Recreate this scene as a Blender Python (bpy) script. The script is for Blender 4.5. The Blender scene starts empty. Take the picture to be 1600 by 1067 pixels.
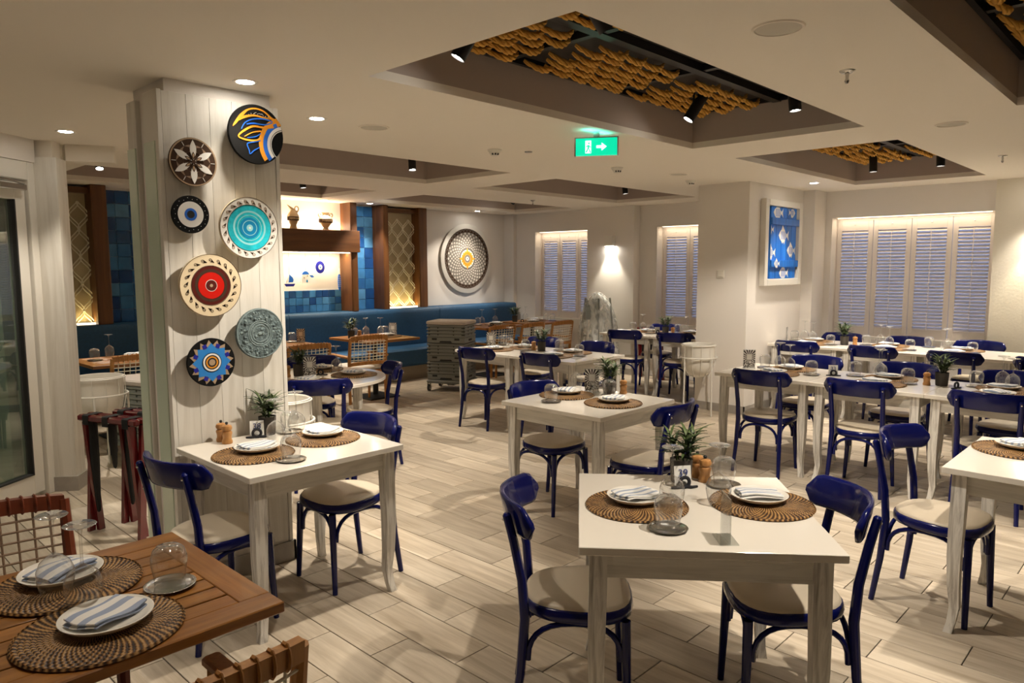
import bpy, bmesh, math, random
from mathutils import Vector, Matrix
random.seed(7)
PI = math.pi
R = math.radians
sc = bpy.context.scene
col = sc.collection

# ---------------------------------------------------------------- camera
CAM_Z = 1.65
PITCH, YAW, ROLL = R(5.885), R(46.22), R(-.2185)
fw = Vector((math.sin(YAW) * math.cos(PITCH), math.cos(YAW) * math.cos(PITCH), -math.sin(PITCH)))
rt = Vector((math.cos(YAW), -math.sin(YAW), 0))
up = rt.cross(fw)
rt2 = rt * math.cos(ROLL) + up * math.sin(ROLL)
up2 = -rt * math.sin(ROLL) + up * math.cos(ROLL)
cam = bpy.data.cameras.new('camera')
cam.sensor_width = 36
cam.sensor_fit = 'HORIZONTAL'
cam.lens = 1131.5 / 1600 * 36
cam.clip_start = .05
camo = bpy.data.objects.new('camera', cam)
col.objects.link(camo)
camo.matrix_world = Matrix(((rt2.x, up2.x, -fw.x, 0), (rt2.y, up2.y, -fw.y, 0), (rt2.z, up2.z, -fw.z, CAM_Z), (0, 0, 0, 1)))
sc.camera = camo

# ---------------------------------------------------------------- sky, exposure
w = bpy.data.worlds.new('World')
sc.world = w
w.use_nodes = True
wb = w.node_tree.nodes['Background']
wb.inputs[0].default_value = (.36, .50, .95, 1)      # dusk-blue sky outside the shuttered windows
wb.inputs[1].default_value = .42
sc.view_settings.view_transform = 'Standard'
sc.view_settings.look = 'None'
sc.view_settings.exposure = 1.42
sc.view_settings.gamma = 1.0
sc.view_settings.use_curve_mapping = False
NEUT = (1.0, .89, .75)
SPOT_E = 62.0       # track spots
DOWN_E = 30.0       # recessed downlights

# ---------------------------------------------------------------- materials
M = {}
def mat(name, rgb, rough=.5, metal=0, spec=.5, coat=0, emit=None, es=0, trans=0, bump=0, bscale=60, var=0, vscale=6, stretch=None):
    m = bpy.data.materials.new(name)
    m.use_nodes = True
    nt = m.node_tree
    b = nt.nodes['Principled BSDF']
    b.inputs['Base Color'].default_value = (*rgb, 1)
    b.inputs['Roughness'].default_value = rough
    b.inputs['Metallic'].default_value = metal
    b.inputs['Specular IOR Level'].default_value = spec
    b.inputs['Coat Weight'].default_value = coat
    b.inputs['Coat Roughness'].default_value = .08
    if emit:
        b.inputs['Emission Color'].default_value = (*emit, 1)
        b.inputs['Emission Strength'].default_value = es
    if var or bump:
        tc = nt.nodes.new('ShaderNodeTexCoord')
        mp = nt.nodes.new('ShaderNodeMapping')
        nt.links.new(tc.outputs['Object'], mp.inputs[0])
        mp.inputs['Scale'].default_value = stretch or (1, 1, 1)
        if var:
            n = nt.nodes.new('ShaderNodeTexNoise')
            n.inputs['Scale'].default_value = vscale
            n.inputs['Detail'].default_value = 5
            n.inputs['Roughness'].default_value = .65
            nt.links.new(mp.outputs[0], n.inputs[0])
            r = nt.nodes.new('ShaderNodeValToRGB')
            r.color_ramp.elements[0].position = .3
            r.color_ramp.elements[1].position = .7
            r.color_ramp.elements[0].color = (*[c * (1 - var) for c in rgb], 1)
            r.color_ramp.elements[1].color = (*[min(1, c * (1 + var)) for c in rgb], 1)
            nt.links.new(n.outputs[0], r.inputs[0])
            nt.links.new(r.outputs[0], b.inputs['Base Color'])
        if bump:
            n2 = nt.nodes.new('ShaderNodeTexNoise')
            n2.inputs['Scale'].default_value = bscale
            n2.inputs['Detail'].default_value = 3
            nt.links.new(mp.outputs[0], n2.inputs[0])
            bp = nt.nodes.new('ShaderNodeBump')
            bp.inputs['Strength'].default_value = bump
            bp.inputs['Distance'].default_value = .01
            nt.links.new(n2.outputs[0], bp.inputs['Height'])
            nt.links.new(bp.outputs[0], b.inputs['Normal'])
    M[name] = m
    return m

def ramp(nt, stops, src):
    r = nt.nodes.new('ShaderNodeValToRGB')
    e = r.color_ramp.elements
    while len(e) < len(stops):
        e.new(.5)
    for k, (p, c) in enumerate(stops):
        e[k].position = p
        e[k].color = (*c, 1)
    nt.links.new(src, r.inputs[0])
    return r

def woodmat(name, dark, light, rough, axis, scale=3.0, coat=0, objrand=0, contrast=(.3, .7), fine=0, island=False, spec=.5):
    """stretched-noise grain running along `axis`; optional tone change from piece to piece"""
    m = bpy.data.materials.new(name)
    m.use_nodes = True
    nt = m.node_tree
    b = nt.nodes['Principled BSDF']
    b.inputs['Roughness'].default_value = rough
    b.inputs['Coat Weight'].default_value = coat
    b.inputs['Specular IOR Level'].default_value = spec
    geo = nt.nodes.new('ShaderNodeNewGeometry')
    tc = nt.nodes.new('ShaderNodeTexCoord')
    oi = nt.nodes.new('ShaderNodeObjectInfo')
    rnd = geo.outputs['Random Per Island'] if island else oi.outputs['Random']
    mp = nt.nodes.new('ShaderNodeMapping')
    s = [14, 14, 14]
    s['xyz'.index(axis)] = 1.0
    mp.inputs['Scale'].default_value = [v * scale / 3 for v in s]
    nt.links.new(geo.outputs['Position'] if objrand else tc.outputs['Object'], mp.inputs[0])
    if objrand:
        mul = nt.nodes.new('ShaderNodeMath')
        mul.operation = 'MULTIPLY'
        mul.inputs[1].default_value = 37.0
        nt.links.new(rnd, mul.inputs[0])
        cb = nt.nodes.new('ShaderNodeCombineXYZ')
        for k in range(3):
            nt.links.new(mul.outputs[0], cb.inputs[k])
        nt.links.new(cb.outputs[0], mp.inputs['Location'])
    n = nt.nodes.new('ShaderNodeTexNoise')
    n.inputs['Scale'].default_value = scale
    n.inputs['Detail'].default_value = 6
    n.inputs['Roughness'].default_value = .6
    n.inputs['Distortion'].default_value = .6
    nt.links.new(mp.outputs[0], n.inputs[0])
    r = ramp(nt, [(contrast[0], dark), (contrast[1], light)], n.outputs[0])
    out = r.outputs[0]
    if objrand:
        mr = nt.nodes.new('ShaderNodeMapRange')
        mr.inputs[3].default_value = 1 - objrand
        mr.inputs[4].default_value = 1 + objrand
        nt.links.new(rnd, mr.inputs[0])
        hv = nt.nodes.new('ShaderNodeHueSaturation')
        nt.links.new(mr.outputs[0], hv.inputs['Value'])
        nt.links.new(out, hv.inputs['Color'])
        out = hv.outputs[0]
    nt.links.new(out, b.inputs['Base Color'])
    bp = nt.nodes.new('ShaderNodeBump')
    bp.inputs['Strength'].default_value = .15
    bp.inputs['Distance'].default_value = .004
    nt.links.new(n.outputs[0], bp.inputs['Height'])
    nt.links.new(bp.outputs[0], b.inputs['Normal'])
    M[name] = m
    return m

mat('plaster', (.82, .775, .72), .85, bump=.03, bscale=120)
mat('stucco', (.80, .75, .64), .9, bump=.14, bscale=45)
mat('ceiling', (.88, .82, .72), .85)
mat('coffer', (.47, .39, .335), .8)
mat('black_panel', (.035, .028, .022), .7)
mat('black_metal', (.008, .008, .009), .45)
mat('black_rope', (.012, .012, .018), .8, bump=.4, bscale=200)
mat('white_metal', (.80, .78, .72), .4)
mat('table_white', (.84, .79, .70), .16, coat=.3)
mat('shutter_white', (.84, .77, .71), .45)
mat('white_cream', (.80, .77, .70), .5)
mat('navy', (.003, .006, .085), .16, spec=.32, coat=.12)
mat('vinyl', (.60, .52, .40), .38, bump=.04, bscale=150)
mat('teal', (.016, .078, .175), .55, bump=.12, bscale=300, var=.15, vscale=40)
mat('ceramic', (.86, .82, .74), .2, coat=.3)
mat('paper', (.86, .85, .80), .7)
mat('ink_blue', (.02, .04, .20), .6)
mat('ink_black', (.01, .01, .012), .6)
mat('pot', (.055, .048, .040), .7)
mat('gravel', (.72, .68, .60), .8, bump=.8, bscale=160)
mat('leaf', (.085, .125, .040), .45, var=.5, vscale=25)
mat('leaf_dark', (.030, .055, .020), .45, var=.5, vscale=25)
mat('steel', (.55, .54, .52), .18, metal=1)
mat('chrome', (.8, .8, .8), .1, metal=1)
mat('grey_plastic', (.25, .26, .235), .5)
mat('grey_recess_shade', (.085, .09, .08), .6)  # crate plastic darkened: shade between the ribs put into the colour
mat('grey_lid', (.60, .53, .47), .5)
mat('rubber', (.03, .03, .03), .7)
mat('mahogany', (.13, .008, .010), .25, coat=.6)
mat('strap', (.008, .008, .008), .8)
mat('macrame', (.86, .81, .66), .8)
mat('macrame_back', (.58, .49, .32), .85)
mat('rope', (.74, .40, .075), .85, bump=.5, bscale=120)
mat('grout', (.045, .036, .028), .9)
mat('tile_grout', (.32, .45, .60), .7)
mat('cushion_white', (.78, .74, .66), .7)
mat('plinth', (.30, .24, .17), .6)
mat('baseboard', (.38, .35, .31), .5, var=.15)
mat('lens', (1, 1, 1), .5, emit=(1, .93, .82), es=30)
mat('exit_green', (0, .4, .25), .4, emit=(.0, .50, .27), es=.55)
mat('exit_white', (.8, 1, .9), .4, emit=(.75, 1, .9), es=.6)
mat('led_dim', (1, 1, 1), .5, emit=(1, .85, .6), es=1.2)
mat('led', (1, 1, 1), .5, emit=(1, .85, .6), es=4)
mat('reflection_strip', (.66, .76, .62), .2, coat=.3)  # pale green of a bright reflection, put into the colour
mat('dark_glass', (.030, .045, .036), .04, coat=.5)
mat('speaker_grille', (.62, .58, .50), .8)
mat('orange', (.72, .28, .01), .6)
mat('blue', (.01, .13, .60), .55)
mat('deep_blue', (.008, .012, .28), .5)
mat('sky_blue', (.02, .22, .62), .55)
mat('white_paint', (.80, .78, .74), .55)
mat('turq', (.02, .48, .58), .25, var=.35, vscale=14)
mat('turq_dark', (.01, .24, .48), .25)
mat('turq_light', (.30, .70, .74), .25)
mat('cream_glaze', (.76, .63, .42), .3)
mat('taupe', (.30, .20, .13), .7)
mat('brown_dark', (.050, .024, .012), .7, spec=.2)
mat('tan', (.40, .28, .17), .75)
mat('red_glaze', (.60, .012, .006), .25, coat=.3)
mat('maroon', (.09, .012, .008), .3)
mat('black_art', (.008, .008, .008), .7, spec=.12)
mat('stone', (.12, .165, .17), .7, bump=1.0, bscale=55, var=.6, vscale=45)
mat('stone_edge', (.22, .29, .29), .7)
mat('vase', (.44, .32, .17), .6)
mat('plate_grey', (.17, .15, .125), .6)
mat('gold', (.76, .36, .03), .5)
mat('ext', (.30, .30, .34), .9)
mat('hall', (.42, .50, .42), .8)

woodmat('plank', (.40, .325, .235), (.66, .575, .455), .42, 'y', 2.2, objrand=.17, contrast=(.3, .72))
woodmat('plank_far', (.40, .325, .235), (.66, .575, .455), .42, 'y', 2.2, objrand=.17, contrast=(.3, .72), island=True)
woodmat('whitewash', (.62, .58, .50), (.80, .77, .70), .55, 'z', 2.0, contrast=(.25, .6))
woodmat('whitewash_h', (.56, .53, .47), (.76, .73, .66), .5, 'x', 3.0, contrast=(.28, .55))
woodmat('leg_wash', (.36, .33, .29), (.78, .75, .69), .5, 'z', 3.2, contrast=(.33, .55))
woodmat('teak', (.20, .072, .011), (.43, .185, .036), .32, 'x', 2.5, coat=.12, objrand=.18)
woodmat('teak_frame', (.21, .075, .012), (.40, .17, .034), .32, 'x', 2.5, coat=.12)
woodmat('teak_light', (.38, .155, .032), (.58, .27, .068), .45, 'z', 2.5)
woodmat('teak_dark', (.12, .022, .008), (.19, .040, .014), .35, 'z', 2.5, coat=.3)
woodmat('walnut', (.085, .030, .008), (.20, .080, .022), .4, 'z', 1.6)
woodmat('walnut_h', (.085, .030, .008), (.17, .068, .020), .4, 'x', 1.6)
woodmat('mill', (.40, .17, .05), (.62, .32, .11), .4, 'z', 3)
woodmat('blue_board', (.003, .105, .50), (.007, .20, .74), .5, 'z', 2.2, objrand=.15)

def rattan():
    m = bpy.data.materials.new('rattan')
    m.use_nodes = True
    nt = m.node_tree
    b = nt.nodes['Principled BSDF']
    b.inputs['Roughness'].default_value = .5
    tc = nt.nodes.new('ShaderNodeTexCoord')
    sp = nt.nodes.new('ShaderNodeSeparateXYZ')
    nt.links.new(tc.outputs['Object'], sp.inputs[0])
    at = nt.nodes.new('ShaderNodeMath'); at.operation = 'ARCTAN2'
    nt.links.new(sp.outputs[1], at.inputs[0]); nt.links.new(sp.outputs[0], at.inputs[1])
    mu = nt.nodes.new('ShaderNodeMath'); mu.operation = 'MULTIPLY'; mu.inputs[1].default_value = 64
    nt.links.new(at.outputs[0], mu.inputs[0])
    ln = nt.nodes.new('ShaderNodeVectorMath'); ln.operation = 'LENGTH'
    nt.links.new(tc.outputs['Object'], ln.inputs[0])
    m2 = nt.nodes.new('ShaderNodeMath'); m2.operation = 'MULTIPLY'; m2.inputs[1].default_value = 1 / .01227
    nt.links.new(ln.outputs['Value'], m2.inputs[0])
    m3 = nt.nodes.new('ShaderNodeMath'); m3.operation = 'FLOOR'; nt.links.new(m2.outputs[0], m3.inputs[0])
    m4 = nt.nodes.new('ShaderNodeMath'); m4.operation = 'MULTIPLY'; m4.inputs[1].default_value = 2.3
    nt.links.new(m3.outputs[0], m4.inputs[0])
    fl = nt.nodes.new('ShaderNodeMath'); fl.operation = 'ADD'
    nt.links.new(mu.outputs[0], fl.inputs[0]); nt.links.new(m4.outputs[0], fl.inputs[1])
    si = nt.nodes.new('ShaderNodeMath'); si.operation = 'SINE'
    nt.links.new(fl.outputs[0], si.inputs[0])
    n = nt.nodes.new('ShaderNodeTexNoise'); n.inputs['Scale'].default_value = 30
    nt.links.new(tc.outputs['Object'], n.inputs[0])
    ad = nt.nodes.new('ShaderNodeMath'); ad.operation = 'MULTIPLY_ADD'
    ad.inputs[1].default_value = .30; nt.links.new(si.outputs[0], ad.inputs[0]); nt.links.new(n.outputs[0], ad.inputs[2])
    r = ramp(nt, [(.25, (.030, .011, .003)), (.5, (.20, .090, .024)), (.78, (.47, .27, .095))], ad.outputs[0])
    nt.links.new(r.outputs[0], b.inputs['Base Color'])
    bp = nt.nodes.new('ShaderNodeBump'); bp.inputs['Strength'].default_value = .6; bp.inputs['Distance'].default_value = .003
    nt.links.new(si.outputs[0], bp.inputs['Height']); nt.links.new(bp.outputs[0], b.inputs['Normal'])
    M['rattan'] = m
rattan()

def glassmat(name, tint, facing=.25, rough=.02, film=.022):
    m = bpy.data.materials.new(name)
    m.use_nodes = True
    nt = m.node_tree
    nt.nodes.remove(nt.nodes['Principled BSDF'])
    out = nt.nodes['Material Output']
    t = nt.nodes.new('ShaderNodeBsdfTransparent'); t.inputs[0].default_value = (*tint, 1)
    g = nt.nodes.new('ShaderNodeBsdfGlossy'); g.inputs['Roughness'].default_value = rough
    lw = nt.nodes.new('ShaderNodeLayerWeight'); lw.inputs[0].default_value = facing
    mx = nt.nodes.new('ShaderNodeMixShader')
    pw = nt.nodes.new('ShaderNodeMath'); pw.operation = 'POWER'; pw.inputs[1].default_value = 2.2
    nt.links.new(lw.outputs['Facing'], pw.inputs[0])
    tr = ramp(nt, [(0, tint), (.55, tint), (1, tuple(c * .72 for c in tint))], lw.outputs['Facing'])
    nt.links.new(tr.outputs[0], t.inputs[0])
    ma = nt.nodes.new('ShaderNodeMath'); ma.operation = 'MULTIPLY_ADD'; ma.inputs[1].default_value = .75; ma.inputs[2].default_value = .11
    nt.links.new(pw.outputs[0], ma.inputs[0]); nt.links.new(ma.outputs[0], mx.inputs[0])
    nt.links.new(t.outputs[0], mx.inputs[1]); nt.links.new(g.outputs[0], mx.inputs[2])
    df = nt.nodes.new('ShaderNodeBsdfDiffuse'); df.inputs[0].default_value = (.9, .9, .9, 1)   # white haze painted in for highlights, stronger towards the rims
    m2 = nt.nodes.new('ShaderNodeMixShader')
    mb_ = nt.nodes.new('ShaderNodeMath'); mb_.operation = 'MULTIPLY_ADD'; mb_.inputs[1].default_value = film * 4; mb_.inputs[2].default_value = film
    nt.links.new(pw.outputs[0], mb_.inputs[0]); nt.links.new(mb_.outputs[0], m2.inputs[0])
    nt.links.new(mx.outputs[0], m2.inputs[1]); nt.links.new(df.outputs[0], m2.inputs[2])
    nt.links.new(m2.outputs[0], out.inputs[0])
    M[name] = m
glassmat('glass', (.97, .975, .97), .5)
glassmat('acrylic', (.93, .95, .94), .5)
glassmat('door_glass', (.50, .62, .52), .5, film=.03)

def filmmat():
    m = bpy.data.materials.new('plastic_film')
    m.use_nodes = True
    nt = m.node_tree
    b = nt.nodes['Principled BSDF']
    b.inputs['Base Color'].default_value = (.80, .82, .80, 1)
    b.inputs['Roughness'].default_value = .25
    out = nt.nodes['Material Output']
    t = nt.nodes.new('ShaderNodeBsdfTransparent')
    tc = nt.nodes.new('ShaderNodeTexCoord')
    mp = nt.nodes.new('ShaderNodeMapping'); mp.inputs['Scale'].default_value = (1, 1, .35)
    nt.links.new(tc.outputs['Object'], mp.inputs[0])
    n = nt.nodes.new('ShaderNodeTexNoise'); n.inputs['Scale'].default_value = 9; n.inputs['Detail'].default_value = 7
    n.inputs['Distortion'].default_value = 1.5
    nt.links.new(mp.outputs[0], n.inputs[0])
    r = ramp(nt, [(.42, (.16, .16, .16)), (.62, (.9, .9, .9))], n.outputs[0])
    mx = nt.nodes.new('ShaderNodeMixShader')
    nt.links.new(r.outputs[0], mx.inputs[0]); nt.links.new(t.outputs[0], mx.inputs[1]); nt.links.new(b.outputs[0], mx.inputs[2])
    bp = nt.nodes.new('ShaderNodeBump'); bp.inputs['Strength'].default_value = .9; bp.inputs['Distance'].default_value = .03
    nt.links.new(n.outputs[0], bp.inputs['Height']); nt.links.new(bp.outputs[0], b.inputs['Normal'])
    nt.links.new(mx.outputs[0], out.inputs[0])
    M['plastic_film'] = m
filmmat()

def tilemat():
    m = bpy.data.materials.new('blue_tile')
    m.use_nodes = True
    nt = m.node_tree
    b = nt.nodes['Principled BSDF']
    b.inputs['Roughness'].default_value = .14
    oi = nt.nodes.new('ShaderNodeObjectInfo')
    r = ramp(nt, [(0, (.010, .050, .18)), (.4, (.022, .115, .32)), (.7, (.045, .19, .42)), (1, (.10, .28, .50))], oi.outputs['Random'])
    geo = nt.nodes.new('ShaderNodeNewGeometry')
    n = nt.nodes.new('ShaderNodeTexNoise'); n.inputs['Scale'].default_value = 9
    nt.links.new(geo.outputs['Position'], n.inputs[0])
    hv = nt.nodes.new('ShaderNodeHueSaturation')
    mr = nt.nodes.new('ShaderNodeMapRange'); mr.inputs[3].default_value = .6; mr.inputs[4].default_value = 1.4
    nt.links.new(n.outputs[0], mr.inputs[0]); nt.links.new(mr.outputs[0], hv.inputs['Value'])
    nt.links.new(r.outputs[0], hv.inputs['Color']); nt.links.new(hv.outputs[0], b.inputs['Base Color'])
    bp = nt.nodes.new('ShaderNodeBump'); bp.inputs['Strength'].default_value = .25; bp.inputs['Distance'].default_value = .01
    nt.links.new(n.outputs[0], bp.inputs['Height']); nt.links.new(bp.outputs[0], b.inputs['Normal'])
    M['blue_tile'] = m
tilemat()

def stripemat(name, per, duty, c0, c1, axis=1):
    m = bpy.data.materials.new(name)
    m.use_nodes = True
    nt = m.node_tree
    b = nt.nodes['Principled BSDF']
    b.inputs['Roughness'].default_value = .8
    tc = nt.nodes.new('ShaderNodeTexCoord')
    sp = nt.nodes.new('ShaderNodeSeparateXYZ')
    nt.links.new(tc.outputs['Object'], sp.inputs[0])
    a = nt.nodes.new('ShaderNodeMath'); a.operation = 'MULTIPLY_ADD'; a.inputs[1].default_value = 1 / per; a.inputs[2].default_value = 20.3
    nt.links.new(sp.outputs[axis], a.inputs[0])
    f = nt.nodes.new('ShaderNodeMath'); f.operation = 'FRACT'
    nt.links.new(a.outputs[0], f.inputs[0])
    l = nt.nodes.new('ShaderNodeMath'); l.operation = 'LESS_THAN'; l.inputs[1].default_value = duty
    nt.links.new(f.outputs[0], l.inputs[0])
    r = ramp(nt, [(0, c0), (1, c1)], l.outputs[0])
    nt.links.new(r.outputs[0], b.inputs['Base Color'])
    M[name] = m
stripemat('napkin', .028, .38, (.84, .83, .80), (.36, .42, .54))
stripemat('napkin_wide', .044, .46, (.84, .82, .78), (.34, .40, .54))
stripemat('stitch', .012, .5, (.03, .03, .03), (.8, .76, .66))

def menumat():
    """printed menu card: black rays round a white block (local x-z plane, 1 = half width)"""
    m = bpy.data.materials.new('menu_print')
    m.use_nodes = True
    nt = m.node_tree
    b = nt.nodes['Principled BSDF']
    b.inputs['Roughness'].default_value = .35
    tc = nt.nodes.new('ShaderNodeTexCoord')
    sp = nt.nodes.new('ShaderNodeSeparateXYZ')
    nt.links.new(tc.outputs['Object'], sp.inputs[0])
    def mth(op, a, bb=None, c=None):
        n = nt.nodes.new('ShaderNodeMath'); n.operation = op
        for k, v in enumerate((a, bb, c)):
            if v is None: continue
            if hasattr(v, 'links'): nt.links.new(v, n.inputs[k])
            else: n.inputs[k].default_value = v
        return n.outputs[0]
    x = sp.outputs[0]
    z = mth('SUBTRACT', sp.outputs[2], .10)
    ang = mth('ARCTAN2', z, x)
    rays = mth('GREATER_THAN', mth('SINE', mth('MULTIPLY', ang, 17)), 0.0)
    d = mth('MAXIMUM', mth('ABSOLUTE', x), mth('MULTIPLY', mth('ABSOLUTE', z), .9))
    ring = mth('GREATER_THAN', d, .021)
    blk = mth('MULTIPLY', rays, ring)
    # two grey text blocks low on the card
    low = mth('LESS_THAN', sp.outputs[2], .062)
    n = nt.nodes.new('ShaderNodeTexNoise'); n.inputs['Scale'].default_value = 150
    nt.links.new(tc.outputs['Object'], n.inputs[0])
    txt = mth('MULTIPLY', mth('GREATER_THAN', n.outputs[0], .5), low)
    notlow = mth('SUBTRACT', 1.0, low)
    tot = mth('ADD', mth('MULTIPLY', blk, notlow), txt)
    r = ramp(nt, [(0, (.85, .83, .78)), (1, (.03, .022, .022))], tot)
    nt.links.new(r.outputs[0], b.inputs['Base Color'])
    M['menu_print'] = m
menumat()

# ---------------------------------------------------------------- mesh helpers
class MB:
    def __init__(s):
        s.v = []; s.f = []; s.mi = []; s.mats = []
    def _m(s, m):
        if m is None: return 0
        if m not in s.mats: s.mats.append(m)
        return s.mats.index(m)
    def add(s, vs, fs, m=None):
        o = len(s.v); k = s._m(m)
        s.v += [tuple(p) for p in vs]
        for f in fs:
            s.f.append(tuple(i + o for i in f)); s.mi.append(k)
        return s
    def box(s, x0, y0, z0, x1, y1, z1, m=None, c=0, T=None):
        """axis box; c > 0 chamfers the eight vertical/horizontal edges of the top and sides"""
        if x0 > x1: x0, x1 = x1, x0
        if y0 > y1: y0, y1 = y1, y0
        if z0 > z1: z0, z1 = z1, z0
        if c:
            vs = []
            for z, i in ((z0, c), (z0 + c, 0), (z1 - c, 0), (z1, c)):
                X0, X1, Y0, Y1 = x0 + i, x1 - i, y0 + i, y1 - i
                q = c
                vs += [(X0 + q, Y0, z), (X1 - q, Y0, z), (X1, Y0 + q, z), (X1, Y1 - q, z), (X1 - q, Y1, z), (X0 + q, Y1, z), (X0, Y1 - q, z), (X0, Y0 + q, z)]
            fs = [tuple(range(7, -1, -1)), tuple(range(24, 32))]
            for r in range(3):
                for k in range(8):
                    a, b = r * 8 + k, r * 8 + (k + 1) % 8
                    fs.append((a, b, b + 8, a + 8))
        else:
            vs = [(x0, y0, z0), (x1, y0, z0), (x1, y1, z0), (x0, y1, z0), (x0, y0, z1), (x1, y0, z1), (x1, y1, z1), (x0, y1, z1)]
            fs = [(3, 2, 1, 0), (4, 5, 6, 7), (0, 1, 5, 4), (1, 2, 6, 5), (2, 3, 7, 6), (3, 0, 4, 7)]
        if T: vs = [T @ Vector(p) for p in vs]
        return s.add(vs, fs, m)
    def tube(s, pts, r, n=8, m=None, cap=True, closed=False, flat=1.0):
        pts = [Vector(p) for p in pts]
        rs = r if isinstance(r, (list, tuple)) else [r] * len(pts)
        L = len(pts)
        ref = None; vs = []
        for i, p in enumerate(pts):
            if closed: t = pts[(i + 1) % L] - pts[i - 1]
            else: t = pts[min(i + 1, L - 1)] - pts[max(i - 1, 0)]
            t.normalize()
            if ref is None:
                ref = Vector((0, 0, 1)) if abs(t.z) < .9 else Vector((1, 0, 0))
            a = (ref - t * ref.dot(t)).normalized(); b = t.cross(a); ref = a
            for k in range(n):
                an = 2 * PI * k / n
                vs.append(p + (a * math.cos(an) * flat + b * math.sin(an)) * rs[i])
        fs = []
        for i in range(L if closed else L - 1):
            j = (i + 1) % L
            for k in range(n):
                q = (k + 1) % n
                fs.append((i * n + k, i * n + q, j * n + q, j * n + k))
        if cap and not closed:
            fs.append(tuple(range(n - 1, -1, -1))); fs.append(tuple((L - 1) * n + k for k in range(n)))
        return s.add(vs, fs, m)
    def lathe(s, prof, n=24, m=None, c=(0, 0, 0), sx=1, sy=1, mats=None, cap=True):
        vs = []; fs = []
        for (r, z) in prof:
            for k in range(n):
                a = 2 * PI * k / n
                vs.append((c[0] + r * sx * math.cos(a), c[1] + r * sy * math.sin(a), c[2] + z))
        o = len(s.v)
        s.v += vs
        for i in range(len(prof) - 1):
            mm = s._m(mats[i] if mats else m)
            for k in range(n):
                q = (k + 1) % n
                s.f.append((o + i * n + k, o + i * n + q, o + (i + 1) * n + q, o + (i + 1) * n + k)); s.mi.append(mm)
        for i, rev in ((0, True), (len(prof) - 1, False)):
            if cap and prof[0] != prof[-1] and prof[i][0] > 1e-5:
                f = [o + i * n + k for k in range(n)]
                if rev: f.reverse()
                s.f.append(tuple(f)); s.mi.append(s._m(mats[0 if rev else -1] if mats else m))
        return s
    def prism(s, poly, z0, z1, m=None):
        n = len(poly)
        vs = [(x, y, z0) for x, y in poly] + [(x, y, z1) for x, y in poly]
        fs = [tuple(range(n - 1, -1, -1)), tuple(range(n, 2 * n))] + [(k, (k + 1) % n, n + (k + 1) % n, n + k) for k in range(n)]
        return s.add(vs, fs, m)
    def ribbon(s, pts, wd, z0, z1, m=None):
        """flat strip along 2-D points, thickness z0..z1"""
        P = [Vector((p[0], p[1])) for p in pts]; L = []; Rr = []
        for i, p in enumerate(P):
            t = (P[min(i + 1, len(P) - 1)] - P[max(i - 1, 0)]).normalized()
            nn = Vector((-t.y, t.x)); h = (wd[i] if isinstance(wd, (list, tuple)) else wd) / 2
            L.append(p + nn * h); Rr.append(p - nn * h)
        return s.prism([(q.x, q.y) for q in Rr] + [(q.x, q.y) for q in reversed(L)], z0, z1, m)
    def mesh(s, name, T=None, smooth=35):
        me = bpy.data.meshes.new(name)
        me.from_pydata([T @ Vector(p) for p in s.v] if T else s.v, [], s.f)
        for m in s.mats: me.materials.append(M[m])
        me.polygons.foreach_set('material_index', s.mi)
        me.polygons.foreach_set('use_smooth', [True] * len(me.polygons))
        me.update()
        bm = bmesh.new(); bm.from_mesh(me)
        bmesh.ops.recalc_face_normals(bm, faces=bm.faces)
        bm.to_mesh(me); bm.free()
        me.set_sharp_from_angle(angle=R(smooth))
        return me
    def build(s, name, parent=None, loc=None, rot=None, T=None, smooth=35, kind=None):
        return link(name, s.mesh(name, T, smooth), parent, loc, rot, kind)

KIDS = {}
def link(name, me, parent=None, loc=None, rot=None, kind=None):
    o = bpy.data.objects.new(name, me)
    col.objects.link(o)
    if parent is not None:
        o.parent = parent; KIDS.setdefault(parent, []).append(o)
    if loc is not None: o.location = loc
    if rot is not None: o.rotation_euler = rot
    if kind: o['kind'] = kind
    return o
def tag(o, label, cat, group=None):
    o['label'] = label; o['category'] = cat
    if group: o['group'] = group
    return o
def thing(name, label, cat, loc=(0, 0, 0), rz=0, group=None, rot=None):
    o = link(name, None, None, loc, rot or (0, 0, rz))
    return tag(o, label, cat, group)
def dup(root, label, loc, rz=0, rot=None):
    """copy of a thing with copies of its parts and sub-parts (shared mesh data)"""
    def cp(o, par):
        c = o.copy(); col.objects.link(c); c.parent = par
        for ch in KIDS.get(o, ()): cp(ch, c)
        if par is not None: KIDS.setdefault(par, []).append(c)
        return c
    r = cp(root, None)
    r['label'] = label; r.location = loc; r.rotation_euler = rot or (0, 0, rz)
    return r
def struct(o):
    o['kind'] = 'structure'
    return o
def arc(cx, cy, r, a0, a1, n=12):
    return [(cx + r * math.cos(R(a0 + (a1 - a0) * k / n)), cy + r * math.sin(R(a0 + (a1 - a0) * k / n))) for k in range(n + 1)]
def ball(mb, c, r, m=None, n=8, sz=1):
    mb.lathe([(r * math.sin(PI * k / n) if 0 < k < n else 0, -r * sz * math.cos(PI * k / n)) for k in range(n + 1)], n * 2, m, c)

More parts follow.
